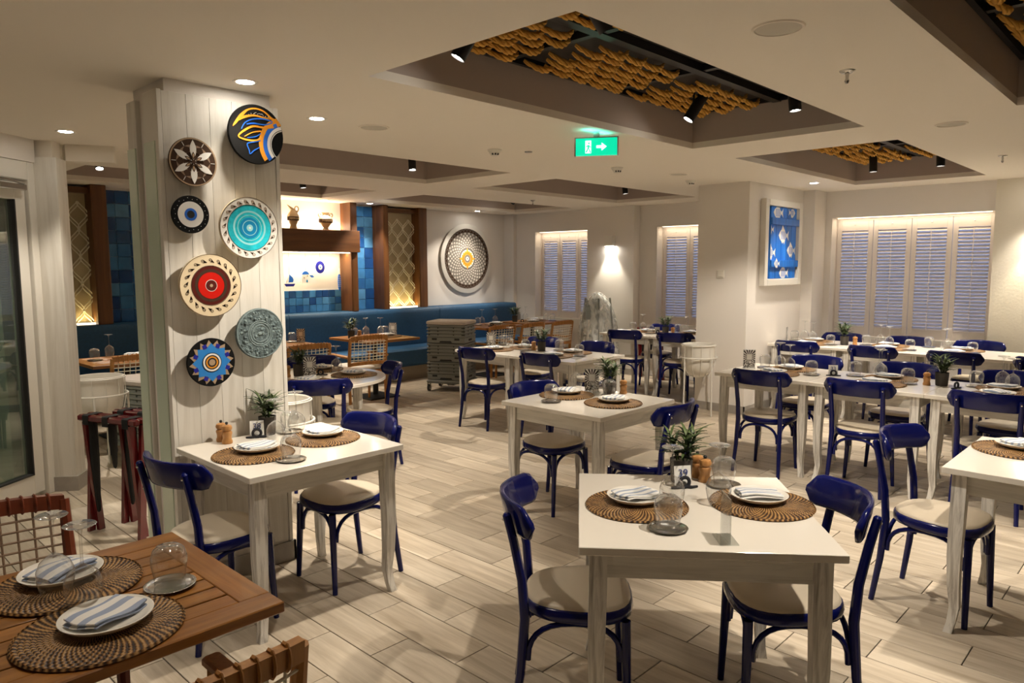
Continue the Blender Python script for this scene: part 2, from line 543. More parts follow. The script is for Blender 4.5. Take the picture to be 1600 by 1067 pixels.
# ---------------------------------------------------------------- lights
def light(name, kind, energy, color, loc, aim=None, size=.05, angle=70, blend=.5, parent=None, sy=None):
    l = bpy.data.lights.new(name, kind)
    l.energy = energy; l.color = color
    if kind == 'SPOT':
        l.spot_size = R(angle); l.spot_blend = blend; l.shadow_soft_size = size
    elif kind == 'AREA':
        l.size = size
        if sy: l.shape = 'RECTANGLE'; l.size_y = sy
    else:
        l.shadow_soft_size = size
    o = bpy.data.objects.new(name, l)
    col.objects.link(o)
    o.location = loc
    if aim is not None:
        d = (Vector(aim) - Vector(loc))
        o.rotation_euler = d.to_track_quat('-Z', 'Y').to_euler()
    if parent is not None:
        o.parent = parent; o.matrix_parent_inverse = parent.matrix_world.inverted()
    return o

# ---------------------------------------------------------------- setting
H = 2.56
X0, X1, Y0, Y1 = -2.5, 9.33, -4.0, 9.05
COF = [(2.11, 1.70, 5.14, 2.97), (5.84, 1.70, 8.75, 2.97), (2.11, -.41, 5.09, .86), (5.86, 4.97, 8.72, 6.24), (2.11, 4.97, 5.18, 6.26), (2.11, 7.24, 5.24, 8.48), (5.95, 7.24, 8.95, 8.50)]
floor = struct(MB().box(X0, Y0, -.08, X1 + .3, Y1 + .1, -.006, 'grout').build('floor'))

# floor planks: half-bond rows along y, 0.2055 wide and 0.615 long
PW, PL = .2055, .615
pm = MB().box(-PW / 2 + .0025, -PL / 2 + .0025, -.012, PW / 2 - .0025, PL / 2 - .0025, 0, 'plank', c=.0012).mesh('plank')
def proj(p):
    d = Vector(p) - camo.location
    wz = d.dot(fw)
    if wz < .2: return None
    return 800 + 1131.5 * d.dot(rt2) / wz, 533.5 - 1131.5 * d.dot(up2) / wz, wz
allp = []
for i in range(-21, 38):
    cx = 1.70 + PW * (i + .5)
    off = 3.09 + (PL / 2 if i % 2 else 0)
    for j in range(-12, 11):
        cy = off + PL * (j + .5)
        if X0 < cx - PW / 2 and cx + PW / 2 < X1 and Y0 < cy - PL / 2 and cy + PL / 2 < Y1: allp.append((cx, cy))
seen = []
for c in allp:
    q = proj((c[0], c[1], 0))
    if q and -60 < q[0] < 1660 and 420 < q[1] < 1110:
        # shown area falls with the cube of the distance
        seen.append((q[2], c))
seen.sort()
near = set(c for _, c in seen[:300])
far = MB()
for c in allp:
    if c in near:
        o = link('plank', pm, floor, (c[0], c[1], 0), (0, 0, PI if random.random() < .5 else 0))
    else:
        far.box(c[0] - PW / 2 + .0025, c[1] - PL / 2 + .0025, -.012, c[0] + PW / 2 - .0025, c[1] + PL / 2 - .0025, 0, 'plank_far')
far.build('far_planks', floor, kind='stuff')

# ceiling with its recessed coffers
def ceiling():
    xs = sorted(set([X0, X1 + .2] + [c[0] for c in COF] + [c[2] for c in COF]))
    ys = sorted(set([Y0, Y1 + .05] + [c[1] for c in COF] + [c[3] for c in COF]))
    mb = MB()
    def inside(x, y): return any(a < x < c and b < y < d for a, b, c, d in COF)
    for i in range(len(xs) - 1):
        for j in range(len(ys) - 1):
            if not inside((xs[i] + xs[i + 1]) / 2, (ys[j] + ys[j + 1]) / 2):
                mb.add([(xs[i], ys[j], H), (xs[i], ys[j + 1], H), (xs[i + 1], ys[j + 1], H), (xs[i + 1], ys[j], H)], [(0, 1, 2, 3)], 'ceiling')
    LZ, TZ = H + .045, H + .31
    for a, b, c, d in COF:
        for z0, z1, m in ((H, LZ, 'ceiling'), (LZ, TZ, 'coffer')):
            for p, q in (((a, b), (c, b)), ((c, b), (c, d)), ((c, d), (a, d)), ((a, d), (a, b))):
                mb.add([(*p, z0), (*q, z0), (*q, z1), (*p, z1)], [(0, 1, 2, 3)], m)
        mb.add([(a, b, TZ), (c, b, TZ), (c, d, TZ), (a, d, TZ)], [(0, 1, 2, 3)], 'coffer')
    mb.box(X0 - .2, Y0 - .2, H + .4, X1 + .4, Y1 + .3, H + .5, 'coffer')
    me = mb.mesh('ceiling', smooth=20)
    return struct(link('ceiling', me))
ceiling()

# outer walls
struct(MB().box(X0, Y1, 0, X1 + .3, Y1 + .12, 3.0, 'plaster').build('wall_north'))
struct(MB().box(X0 - .12, Y0, 0, X0, Y1, 3.0, 'plaster').build('wall_west'))
struct(MB().box(X0, Y0 - .12, 0, X1 + .3, Y0, 3.0, 'plaster').build('wall_south'))
mb = MB()
WX = 9.33
GX = 9.50                                              # shutter plane
mb.box(WX, 1.70, 2.235, WX + .3, Y1, 3.0, 'plaster')     # header over the windows
mb.box(WX, 1.70, 0, WX + .3, Y1, .76, 'plaster')         # wall under the sills
for ya, yb in ((3.42, 4.55), (5.95, 7.15), (8.38, Y1)): mb.box(WX, ya, .76, WX + .3, yb, 2.235, 'plaster')
mb.box(WX - .05, Y0, 0, WX + .3, 1.70, 3.0, 'stucco')    # textured pier beside the first window
mb.box(WX - .16, 6.25, 0, WX - .001, 7.13, 3.0, 'plaster')    # projecting pier with the sconce
mb.box(WX - .08, 8.82, 0, WX - .001, Y1, 3.0, 'plaster')
struct(mb.build('wall_east'))
# pier with the blue board and the step beside it
struct(MB().box(7.52, 3.64, 0, 8.97, 4.25, 3.0, 'plaster').build('wall_pier'))
struct(MB().box(8.97, 3.50, 0, 9.33, 4.30, 3.0, 'plaster').build('wall_chase'))
mb = MB()
mb.box(7.507, 3.625, 0, 7.52, 4.26, .092, 'baseboard'); mb.box(7.507, 3.625, 0, 8.97, 3.64, .092, 'baseboard')
struct(mb.build('baseboard_pier'))
struct(MB().box(WX - .175, 6.235, 0, WX - .16, 7.14, .092, 'baseboard').build('baseboard_east'))

# windows with louvred shutters
slat_me = {}
def shutters(name, y0, n, pw, zb=.79, zt=2.20):
    root = struct(link(name, None, None, (GX, y0, 0)))
    f = MB()
    Lh = n * pw
    f.box(-.02, -.03, zb - .03, .06, Lh + .03, zb, 'shutter_white')
    f.box(-.02, -.03, zt, .06, Lh + .03, zt + .04, 'shutter_white')
    f.box(-.02, -.03, zb, .06, 0, zt, 'shutter_white'); f.box(-.02, Lh, zb, .06, Lh + .03, zt, 'shutter_white')
    f.build('shutter_frame', root)
    MB().box(-.16, -.03, zb - .035, -.02, Lh + .03, zb - .005, 'white_cream').build('sill', root)
    MB().box(.10, 0, zb, .108, Lh, zt, 'glass').build('window_pane', root)
    st, rl = .055, .10
    for k in range(n):
        a = k * pw + .003; b = (k + 1) * pw - .003
        p = MB()
        p.box(-.014, a, zb, .014, a + st, zt, 'shutter_white', c=.003); p.box(-.014, b - st, zb, .014, b, zt, 'shutter_white', c=.003)
        p.box(-.014, a + st, zb, .014, b - st, zb + rl, 'shutter_white'); p.box(-.014, a + st, zt - rl - .02, .014, b - st, zt, 'shutter_white')
        po = p.build('shutter_panel', root)
        MB().tube([(-.034, (a + b) / 2, zb + rl), (-.034, (a + b) / 2, zt - rl - .03)], .005, 6, 'shutter_white').build('tilt_rod', po)
        s = MB()
        ball(s, (-.02, (a + b) / 2, zt - .05), .008, 'steel', 4)
        s.build('knob', po)
        if pw not in slat_me:
            slat_me[pw] = MB().box(-.027, 0, -.004, .027, pw - .006 - 2 * st, .004, 'shutter_white', c=.0028).mesh('slat')
        ns = 30
        zz0, zz1 = zb + rl + .018, zt - rl - .038
        for q in range(ns):
            link('slat', slat_me[pw], po, (0, a + st, zz0 + (zz1 - zz0) * q / (ns - 1)), (0, R(-34), 0))
    return root
shutters('window_1', 1.71, 4, .425)
shutters('window_2', 7.16, 3, .402)
shutters('window_3', 4.60, 3, .445)
# led strips tucked up in the window heads
for y0, y1 in ((1.75, 3.38), (7.2, 8.34), (4.6, 5.9)):
    o = tag(MB().box(GX - .10, y0, 2.228, GX - .07, y1, 2.234, 'led_dim').build('led_strip'), 'slim warm light strip along window head %s' % {1.75: 'beside the fish board', 7.2: 'beyond the wrapped bundle', 4.6: 'behind the far window table'}[y0], 'light strip')
    light('window_head_light', 'AREA', .48 * (y1 - y0), (1, .80, .58), (GX - .09, (y0 + y1) / 2, 2.222), (GX - .03, (y0 + y1) / 2, 0), y1 - y0, sy=.05, parent=o)

# glazed door, its jamb, and the post beside it
TD = Matrix.Translation((1.395, 6.135, 0)) @ Matrix.Rotation(math.atan2(-.60, -.80), 4, 'Z')
droot = struct(link('door_1', None, None, (0, 0, 0)))
droot.matrix_world = TD
mb = MB()
mb.box(-.02, -.06, 0, .045, .06, 2.40, 'white_cream', c=.004); mb.box(1.20, -.06, 0, 1.27, .06, 2.40, 'white_cream', c=.004); mb.box(.045, -.06, 2.27, 1.20, .06, 2.40, 'white_cream', c=.004)
mb.box(.02, -.075, 0, .045, -.06, 2.35, 'white_cream')
mb.build('door_frame', droot)
mb = MB()
mb.box(.055, -.035, .03, .15, .035, 2.25, 'white_cream', c=.004); mb.box(1.09, -.035, .03, 1.19, .035, 2.25, 'white_cream', c=.004)
mb.box(.15, -.035, .03, 1.09, .035, .17, 'white_cream', c=.004); mb.box(.15, -.035, 2.13, 1.09, .035, 2.25, 'white_cream', c=.004)
leaf = mb.build('door_leaf', droot)
mb = MB()
mb.box(.15, -.012, .17, .162, .04, 2.13, 'rubber'); mb.box(.15, -.012, .17, 1.09, .04, .18, 'rubber')
mb.build('glazing_seal', leaf)
MB().box(.155, -.006, .175, 1.09, .006, 2.13, 'door_glass').build('door_pane', leaf)
mb = MB()
mb.box(.10, .06, 2.19, .34, .10, 2.235, 'steel', c=.006); mb.tube([(.12, .09, 2.24), (.30, .12, 2.25), (.55, .07, 2.262)], .008, 6, 'steel')
mb.build('door_closer', droot)
# plaster round and beyond the door
mb = MB()
mb.box(1.27, -.07, 0, 6.0, .07, 3.0, 'plaster', T=None); mb.box(-.02, -.07, 2.40, 1.27, .07, 3.0, 'plaster')
mb.build('wall_panel', droot)
struct(MB().box(1.24, 6.36, 0, 1.36, 9.05, 3.0, 'hall').build('wall_left'))
poly = [(1.405, 6.125), (1.56, 6.0), (1.66, 6.14), (1.50, 6.38), (1.30, 6.38), (1.30, 6.20)]
mb = MB(); mb.prism(poly, 0, 2.44, 'whitewash'); mb.prism([(1.44, 6.13), (1.55, 6.04), (1.63, 6.15), (1.48, 6.35), (1.33, 6.35)], 2.44, 2.6, 'ceiling')
struct(mb.build('trim_1'))
struct(MB().prism([(1.40, 6.112), (1.562, 5.982), (1.680, 6.145), (1.655, 6.16), (1.555, 6.01), (1.405, 6.13)], 0, .11, 'baseboard').build('baseboard_left'))
# boxed-out soffit corner above the post
struct(MB().prism([(1.66, 6.14), (1.95, 6.0), (1.98, 6.06), (1.70, 6.36)], 2.44, 2.57, 'ceiling').build('trim_2'))

# the plate column
CX0, CX1, CY = 1.388, 2.01, 3.665
mb = MB()
mb.box(CX0 + .045, CY + .02, 0, CX1 - .03, 4.08, 3.0, 'plaster')
colo = struct(mb.build('wall_column'))
o = MB()
npan = 5
PX0 = CX0 + .0225; wpan = (CX1 - .019 - PX0) / npan
for k in range(npan):
    MB().box(-wpan / 2 + .0006, 0, .02, wpan / 2 - .0006, .02, 2.495, 'whitewash', c=.0008).build('panel', colo, (PX0 + wpan * (k + .5), CY, 0))
mb = MB(); mb.box(CX0, CY - .001, .02, CX0 + .022, 3.84, 2.50, 'white_cream', c=.002); pass
mb.box(CX1 - .018, CY - .004, .02, CX1 + .004, 3.9, 2.497, 'white_cream', c=.002)
mb.build('edge_trim', colo)
mb = MB(); mb.box(CX0 + .02, 4.0, .02, CX1 - .05, 4.12, 2.50, 'whitewash', c=.003)
mb.build('rear_slab', colo)
mb = MB(); mb.box(CX0 - .006, CY + .035, .02, CX0 + .002, 3.835, 2.26, 'reflection_strip'); mb.box(CX0 + .012, 4.008, .02, CX0 + .022, 4.112, 2.26, 'reflection_strip')  # reflection on the column's side faces, painted as pale strips
mb.build('reflection_strip', colo)
mb = MB(); mb.box(CX0 - .016, CY - .016, 0, CX1 + .016, CY - .002, .11, 'baseboard'); mb.box(CX1 + .002, CY - .016, 0, CX1 + .016, 3.9, .11, 'baseboard'); mb.box(CX0 - .016, CY - .016, 0, CX0 - .006, 3.84, .11, 'baseboard')
struct(mb.build('baseboard_column'))

# ---------------------------------------------------------------- north wall: niche, shelf beam, posts, tiles, macrame
YW = Y1
mb = MB()
mb.box(4.10, YW - .05, 2.17, 5.86, YW - .002, H, 'plaster')
nich = struct(mb.build('wall_niche'))
def post(x0, x1, yf, label, z0=1.0305):
    t = thing('wall_post', label, 'post', ((x0 + x1) / 2, YW, 0), group='dark wooden wall posts')
    MB().box(x0 - (x0 + x1) / 2, yf - YW, z0, x1 - (x0 + x1) / 2, -.001, H - .002, 'walnut', c=.004).build('post_shaft', t)
    w2 = (x1 - x0) / 2
    MB().box(-w2 + .012, yf - YW - .006, z0, w2 - .012, yf - YW - .0005, H - .004, 'walnut', c=.002).build('face_strip', t)
    return t
post(5.86, 5.97, 8.75, 'brown wooden wall post at the end of the shelf beam')
post(6.434, 6.53, 8.77, 'brown wooden wall post between blue tiles and tall macrame panel')
post(7.16, 7.32, 8.84, 'brown wooden wall post next to the large mandala plate')
post(2.60, 2.755, 8.81, 'brown wooden wall post seen between door post and plate column')
post(2.36, 2.42, 8.95, 'thin brown wooden wall post hidden beside the left post')
# shelf beam
sb = thing('shelf_beam', 'deep brown wooden beam shelf carrying two antique style vases', 'shelf', (4.9, YW, 1.86))
MB().box(-.80, -.38, 0, 1.06, -.002, .30, 'walnut_h', c=.004).build('beam', sb)
lp = MB().box(-.78, -.30, -.012, .94, -.27, -.001, 'led').build('light_strip', sb)
light('shelf_light', 'AREA', 6.5, (1, .78, .50), (5.0, YW - .20, 1.845), (5.0, YW - .06, .8), 1.7, sy=.04)
tp = MB().box(-.78, -.10, .301, .94, -.08, .308, 'led').build('top_light_strip', sb)
light('niche_light', 'AREA', 4.2, (1, .76, .54), (5.0, YW - .09, 2.185), (5.0, YW - .05, 3.0), 1.7, sy=.04)

# blue glazed tiles
def tiles(name, x0, x1, z0, z1, s, y=YW, label=''):
    root = thing(name, label, 'tile panel', (x0, y, z0))
    MB().box(0, -.012, 0, x1 - x0, -.001, z1 - z0, 'tile_grout').build('grout_bed', root)
    nx, nz = round((x1 - x0) / s), round((z1 - z0) / s)
    sx, sz = (x1 - x0) / nx, (z1 - z0) / nz
    me = MB().box(-sx / 2 + .002, -.010, -sz / 2 + .002, sx / 2 - .002, 0, sz / 2 - .002, 'blue_tile', c=.003).mesh('tile')
    for i in range(nx):
        for k in range(nz):
            link('tile', me, root, (sx * (i + .5), -.011 - random.random() * .003, sz * (k + .5)), (R(random.uniform(-.7, .7)), 0, R(random.uniform(-.7, .7))))
    return root
tiles('tile_panel', 4.10, 5.86, 1.031, 1.335, .1025, label='low band of blue glazed tiles under the hanging charms')
tiles('tile_panel', 5.97, 6.434, 1.031, H - .02, .15, label='tall strip of blue glazed tiles between two wooden posts')
tiles('tile_panel', 2.755, 3.35, 1.031, H - .03, .15, label='dark blue glazed tiles seen between door post and plate column')

# macrame panels, lit from below
def macrame(x0, x1, z0, z1, label):
    root = thing('macrame_panel', label, 'wall hanging', ((x0 + x1) / 2, YW, z0))
    W2, Hh = (x1 - x0) / 2, z1 - z0
    MB().box(-W2, -.03, 0, W2, -.002, Hh, 'macrame_back').build('backing', root)
    mb = MB()
    nd = max(1, round(2 * W2 / .20)); cw = 2 * W2 / nd; chh = .30
    nk = int(Hh / (chh / 2))
    for i in range(-1, nd + 1):
        for k in range(nk):
            z = k * chh / 2
            xa = -W2 + cw * (i + .5 * (k % 2))
            for s in (-1, 1):
                xe = xa + s * cw / 2
                if not (-W2 - .002 <= xa <= W2 + .002 and -W2 - .002 <= xe <= W2 + .002): continue
                for d in (-1, 1):
                    pts = []
                    for q in range(7):
                        u = q / 6
                        e = 3 * u * u - 2 * u ** 3
                        pts.append((xa + (xe - xa) * e + d * .017 * math.sin(PI * u) + d * .004, -.075 - .010 * math.sin(PI * u), z + chh / 2 * u))
                    mb.tube(pts, .0062, 5, 'macrame', cap=False)
            if -W2 - .002 <= xa <= W2 + .002: ball(mb, (xa, -.078, z), .015, 'macrame', 5)
    mb.build('cord_net', root)
    mb = MB(); mb.box(-W2, -.14, Hh - .06, W2, -.002, Hh, 'walnut_h'); mb.build('top_rail', root)
    MB().box(-W2, -.15, 0, W2, -.11, .02, 'led_dim').build('base_light', root)
    light('macrame_light', 'AREA', .75 * (x1 - x0) / .6, (1, .74, .28), ((x0 + x1) / 2, YW - .13, z0 + .03), ((x0 + x1) / 2, YW - .03, z0 + 1.2), x1 - x0, sy=.03)
    return root
macrame(6.53, 7.16, 1.031, H - .03, 'tall cream macrame net glowing at its foot beside mandala plate')
macrame(2.42, 2.60, 1.031, H - .03, 'narrow cream macrame net beside door post')

# banquette along the north wall
bq = thing('banquette', 'long teal blue upholstered wall bench with tan plinth', 'bench', (5.5, 8.7, 0))
mb = MB(); mb.box(-4.0, -.30, 0, 3.72, .33, .205, 'plinth', c=.005); mb.build('plinth', bq)
joints = [1.5, 3.2, 4.86, 7.46, 9.22]
for a, b in zip(joints, joints[1:]):
    mb = MB(); mb.box(a + .002 - 5.5, -.36, .206, b - .002 - 5.5, .34, .47, 'teal', c=.03); mb.build('seat_cushion', bq)
    back = MB()
    prof = [(.09, .471), (.07, .60), (.03, .85), (.022, .96), (.030, 1.01), (.055, 1.03), (.343, 1.03), (.343, .471)]
    n = len(prof)
    for e in (0, 1):
        pass
    vs = [(a + .003 - 5.5, y, z) for y, z in prof] + [(b - .003 - 5.5, y, z) for y, z in prof]
    back.add(vs, [tuple(range(n)), tuple(range(2 * n - 1, n - 1, -1))] + [(k, n + k, n + (k + 1) % n, (k + 1) % n) for k in range(n)], 'teal')
    back.build('backrest', bq, smooth=50)
mb = MB(); mb.box(-4.0, -.285, .10, -3.98, .30, .2, 'plinth')

# ---------------------------------------------------------------- rope screens in the coffers
def rope_mesh():
    """one hanging swag of three-strand rope, 0.20 long"""
    mb = MB()
    N = 15
    for s in range(3):
        pts = []
        for k in range(N):
            u = k / (N - 1)
            x = -.105 + .21 * u; z = -.050 * math.sin(PI * u); yb = -.045 * math.sin(PI * u)
            a = u * 11 + s * 2 * PI / 3
            g = .55 + .45 * math.sin(PI * u)
            pts.append((x, yb + .0105 * g * math.cos(a), z + .0105 * g * math.sin(a)))
        mb.tube(pts, [.0088 * (.65 + .55 * math.sin(PI * k / (N - 1))) for k in range(N)], 5, 'rope')
    return mb.mesh('rope_swag', smooth=80)
RM = rope_mesh()
def rope_screen(cof, label, cols, rows, build):
    a, b, c, d = cof
    t = thing('rope_screen', label, 'ceiling screen', ((a + c) / 2, (b + d) / 2, H + .30))
    ox, oy = (a + c) / 2, (b + d) / 2
    MB().box(a - ox + .004, b - oy + .004, -.004, c - ox - .004, d - oy - .004, .006, 'black_panel').build('backing', t)
    fx = [a + .004 - ox] + [cx - ox for cx in cols] + [c - ox - .004]
    fy = [b + .004 - oy] + [cy - oy for cy in rows] + [d - oy - .004]
    for k, x in enumerate(fx):
        h = .022 if 0 < k < len(fx) - 1 else .02
        MB().box(max(x - h, fx[0]), fy[0], -.045, min(x + h, fx[-1]), fy[-1], -.005, 'black_metal').build('frame_bar', t)
    for k, y in enumerate(fy):
        h = .03
        MB().box(fx[0], max(y - h, fy[0]), -.052, fx[-1], min(y + h, fy[-1]), -.006, 'black_metal').build('frame_bar', t)
    for (i, j) in build:
        xa, xb = fx[i] + .06, fx[i + 1] - .06
        ya, yb = fy[j] + .06, fy[j + 1] - .05
        nc = max(2, round((xb - xa) / .185)); nr = max(2, round((yb - ya) / .090))
        for r in range(nr):
            for q in range(nc):
                x = xa + (xb - xa) * (q + .5 + (.0 if r % 2 else -.0)) / nc + .09 * ((r % 2) - .5)
                y = ya + (yb - ya) * (r + .6) / nr
                if xa + .08 < x < xb - .04:
                    link('rope_swag', RM, t, (x, y, -.035 - random.random() * .004), (R(random.uniform(-3, 3)), R(random.uniform(-3, 3)), R(-14 + random.uniform(-3, 3))))
    return t
rope_screen(COF[0], 'tan rope screen in the large ceiling coffer above front table 39', [3.05, 4.05], [2.30], [(0, 1), (1, 1), (2, 1), (0, 0)])
rope_screen(COF[1], 'tan rope screen in the ceiling coffer before the shuttered window', [6.8, 7.75], [2.30], [(1, 1), (2, 1), (2, 0)])
rope_screen(COF[2], 'tan rope screen cut off in the nearest ceiling coffer at the corner', [3.05, 4.05], [.20], [(2, 1), (1, 1)])

# ---------------------------------------------------------------- ceiling fittings
def track_spot(x, y, aim, label, e=SPOT_E, zc=H + .26, angle=62, body=True):
    t = thing('track_spotlight', label, 'spotlight', (x, y, zc + .05), group=None)
    MB().box(-.03, -.03, -.035, .03, .03, 0.0, 'black_metal', c=.004).build('mount', t)
    MB().box(-.036, -.006, -.14, -.028, .006, -.03, 'black_metal').build('arm', t)
    d = (Vector(aim) - Vector((x, y, zc - .12))).normalized()
    q = (-d).to_track_quat('Z', 'Y').to_euler()
    mb = MB(); mb.lathe([(0, .09), (.036, .09), (.038, .086), (.038, -.10), (.034, -.10), (.033, -.088), (0, -.088)], 20, 'black_metal')
    b = mb.build('lamp_body', t, (0, 0, -.15), q)
    MB().lathe([(0, -.0865), (.0325, -.0865), (.0325, -.089), (0, -.089)], 16, 'lens').build('lens', b)
    p = Vector((x, y, zc + .05 - .15)) + d * .10
    light('spot_beam', 'SPOT', e, NEUT, p, p + d, .03, angle, .55)
    return t
track_spot(2.42, 2.60, (1.72, 3.32, .95), 'black track spotlight tilted towards the plate column')
track_spot(2.51, 1.92, (3.3, 1.55, 1.5), 'black track spotlight in large coffer tilted over front table 39')
track_spot(4.50, 2.58, (4.02, 3.08, 1.6), 'black track spotlight tilted at coffer corner above the aisle')
track_spot(4.62, 1.96, (4.7, 1.7, 0), 'straight black track spotlight half hidden by large coffer edge')
track_spot(8.16, 2.60, (8.2, 2.5, 0), 'longer black track spotlight in coffer before the shuttered window')
track_spot(8.17, 1.98, (8.2, 1.9, 0), 'shorter black track spotlight in coffer before the shuttered window')
track_spot(8.19, 5.74, (8.3, 5.5, 0), 'black track spotlight in coffer above the far window table')
track_spot(4.68, 5.87, (4.5, 5.5, 0), 'black track spotlight in coffer above the round table')
track_spot(4.74, 8.09, (4.9, 7.8, 0), 'black track spotlight in coffer above the vases')
track_spot(6.31, 8.06, (6.0, 8.9, 1.4), 'black track spotlight in far coffer above the teal bench', e=40)
track_spot(8.39, 7.95, (7.9, 8.9, 1.3), 'black track spotlight tilted towards the mandala plate', e=40)
track_spot(2.46, 8.01, (2.2, 7.2, .5), 'black track spotlight seen between door post and plate column')
# added spots, hidden from the camera, put in as fill light
track_spot(4.45, .50, (4.3, .7, .7), 'added unseen black track spotlight above the cut off table', e=SPOT_E)
track_spot(2.50, .45, (2.3, 1.0, .7), 'added unseen black track spotlight in coffer nearest the camera', e=SPOT_E)
track_spot(6.2, 2.3, (6.9, 3.3, .6), 'added unseen black track spotlight over the table numbered 33', e=75, angle=75)  # added to brighten the white pier
track_spot(6.15, 1.95, (5.95, 1.6, .7), 'added unseen black track spotlight straight above the table 33 row', e=45, angle=75)  # added to brighten the row's table tops
track_spot(6.2, 5.6, (5.6, 5.2, .6), 'added unseen black track spotlight above the joined far tables', e=SPOT_E)

def downlight(x, y, label, e=DOWN_E, angle=80, aim=None):
    t = thing('downlight', label, 'ceiling light', (x, y, H))
    MB().lathe([(.042, -.0005), (.056, -.004), (.060, -.003), (.062, 0), (.042, 0), (.042, -.0005)], 24, 'white_cream').build('trim_ring', t)
    MB().lathe([(0, -.002), (.041, -.002), (.041, -.0005), (0, -.0005)], 20, 'lens').build('lens', t)
    light('downlight_beam', 'SPOT', e, NEUT, (x, y, H - .012), aim or (x, y, 0), .04, angle, .6)
    return t
downlight(1.75, 3.49, 'round recessed downlight in front of the plate column', e=9)
downlight(2.47, 4.02, 'round recessed downlight behind the plate column', e=75, angle=70)
downlight(1.52, 5.58, 'round recessed downlight near the glazed door')
downlight(8.20, 3.22, 'round recessed downlight in front of the fish board', e=40)
downlight(5.45, 8.74, 'round recessed downlight above the shelf beam', e=22)
downlight(6.19, 8.74, 'round recessed downlight above tall strip of blue tiles', e=22)
downlight(8.29, 8.72, 'round recessed downlight above the mandala plate', e=30)
downlight(1.0, 2.2, 'added unseen recessed downlight above the wooden table', e=20)  # extra lamp added above the view to light this corner
downlight(8.95, 1.2, 'round recessed downlight washing the textured pier', e=40)

downlight(.55, 6.9, 'added unseen recessed downlight in the hall beyond the glazed door', e=30, angle=120)  # lamp added so the hall is lit behind the door glass
downlight(.35, 4.1, 'added unseen recessed downlight beyond the tray stands', e=16, angle=90)  # lamp added out of view to brighten the column's side faces
def speaker(x, y, r, label):
    t = thing('ceiling_speaker', label, 'speaker', (x, y, H))
    MB().lathe([(r * .86, -.001), (r * .88, -.006), (r * .97, -.006), (r, 0), (r * .86, 0), (r * .86, -.001)], 32, 'ceiling').build('rim', t)
    MB().lathe([(0, -.004), (r * .86, -.003), (r * .86, -.0005), (0, -.0005)], 32, 'speaker_grille').build('grille', t)
speaker(2.80, 1.26, .10, 'round flush ceiling speaker nearest the camera')
speaker(5.45, 1.27, .095, 'round flush ceiling speaker between large coffer and window coffer')
speaker(2.88, 4.0, .10, 'round flush ceiling speaker over the plate column')
speaker(6.44, 3.87, .095, 'round flush ceiling speaker near the white pier')
def smoke(x, y, label):
    t = thing('smoke_detector', label, 'smoke detector', (x, y, H))
    MB().lathe([(0, -.012), (.055, -.012), (.055, 0), (0, 0)], 24, 'white_cream').build('base', t)
    MB().lathe([(0, -.052), (.022, -.050), (.032, -.042), (.040, -.028), (.050, -.012), (0, -.012)], 24, 'white_cream').build('head', t)
    mb = MB()
    for a in (200, 235, 270):
        mb.box(.036 * math.cos(R(a)) - .005, .036 * math.sin(R(a)) - .005, -.044, .036 * math.cos(R(a)) + .005, .036 * math.sin(R(a)) + .005, -.03, 'rubber')
    mb.build('sensor_slot', t)
smoke(4.08, 4.09, 'white smoke detector on camera side of the green exit sign')
smoke(5.61, 4.02, 'white smoke detector beyond the green exit sign')
smoke(7.0, 4.06, 'white smoke detector beside the white pier')
def sprinkler(x, y, label):
    t = thing('sprinkler', label, 'sprinkler', (x, y, H))
    MB().lathe([(0, -.012), (.020, -.012), (.034, -.004), (.036, 0), (0, 0)], 20, 'steel').build('escutcheon', t)
    mb = MB(); mb.lathe([(0, -.06), (.006, -.058), (.011, -.046), (.007, -.036), (.009, -.012), (0, -.012)], 12, 'steel'); mb.box(-.012, -.002, -.05, .012, .002, -.046, 'steel')
    mb.build('nozzle', t)
sprinkler(3.63, 1.29, 'steel ceiling sprinkler nearest the camera')
sprinkler(7.31, 1.31, 'steel ceiling sprinkler near the textured pier')
sprinkler(7.51, 6.79, 'steel ceiling sprinkler before the far coffer')
# small ceiling hatch lines and pin lights near the exit sign
tag(MB().lathe([(0, -.006), (.03, -.006), (.032, 0), (0, 0)], 16, 'steel').build('blanking_disc', None, (4.34, 3.97, H)), 'small steel cap flush in ceiling near the smoke detector', 'disc')

# exit sign
ex = thing('exit_sign', 'green illuminated exit sign with running figure and white arrow', 'sign', (4.03, 3.06, 2.515), R(-57.5))
MB().box(-.14, -.012, -.115, .14, .012, 0, 'exit_green', c=.003).build('sign_face', ex)
mb = MB(); mb.box(-.148, -.018, -.118, -.14, .018, .003, 'steel'); mb.box(.14, -.018, -.118, .148, .018, .003, 'steel'); mb.box(-.148, -.018, 0, .148, .018, .006, 'steel'); mb.box(-.02, -.008, .006, .02, .008, .045, 'steel')
mb.build('housing', ex)
mb = MB()
def flat(mb, poly, y0, y1, m):
    n = len(poly)
    vs = [(x, y0, z) for x, z in poly] + [(x, y1, z) for x, z in poly]
    mb.add(vs, [tuple(range(n)), tuple(range(2 * n - 1, n - 1, -1))] + [(k, n + k, n + (k + 1) % n, (k + 1) % n) for k in range(n)], m)
flat(mb, [(.0, -.067), (.035, -.067), (.035, -.085), (.07, -.058), (.035, -.031), (.035, -.049), (.0, -.049)], -.0145, -.0122, 'exit_white')
mb.build('arrow', ex)
mb = MB()
flat(mb, [(-.075, -.10), (-.035, -.10), (-.035, -.016), (-.075, -.016)], -.0135, -.0122, 'exit_white')
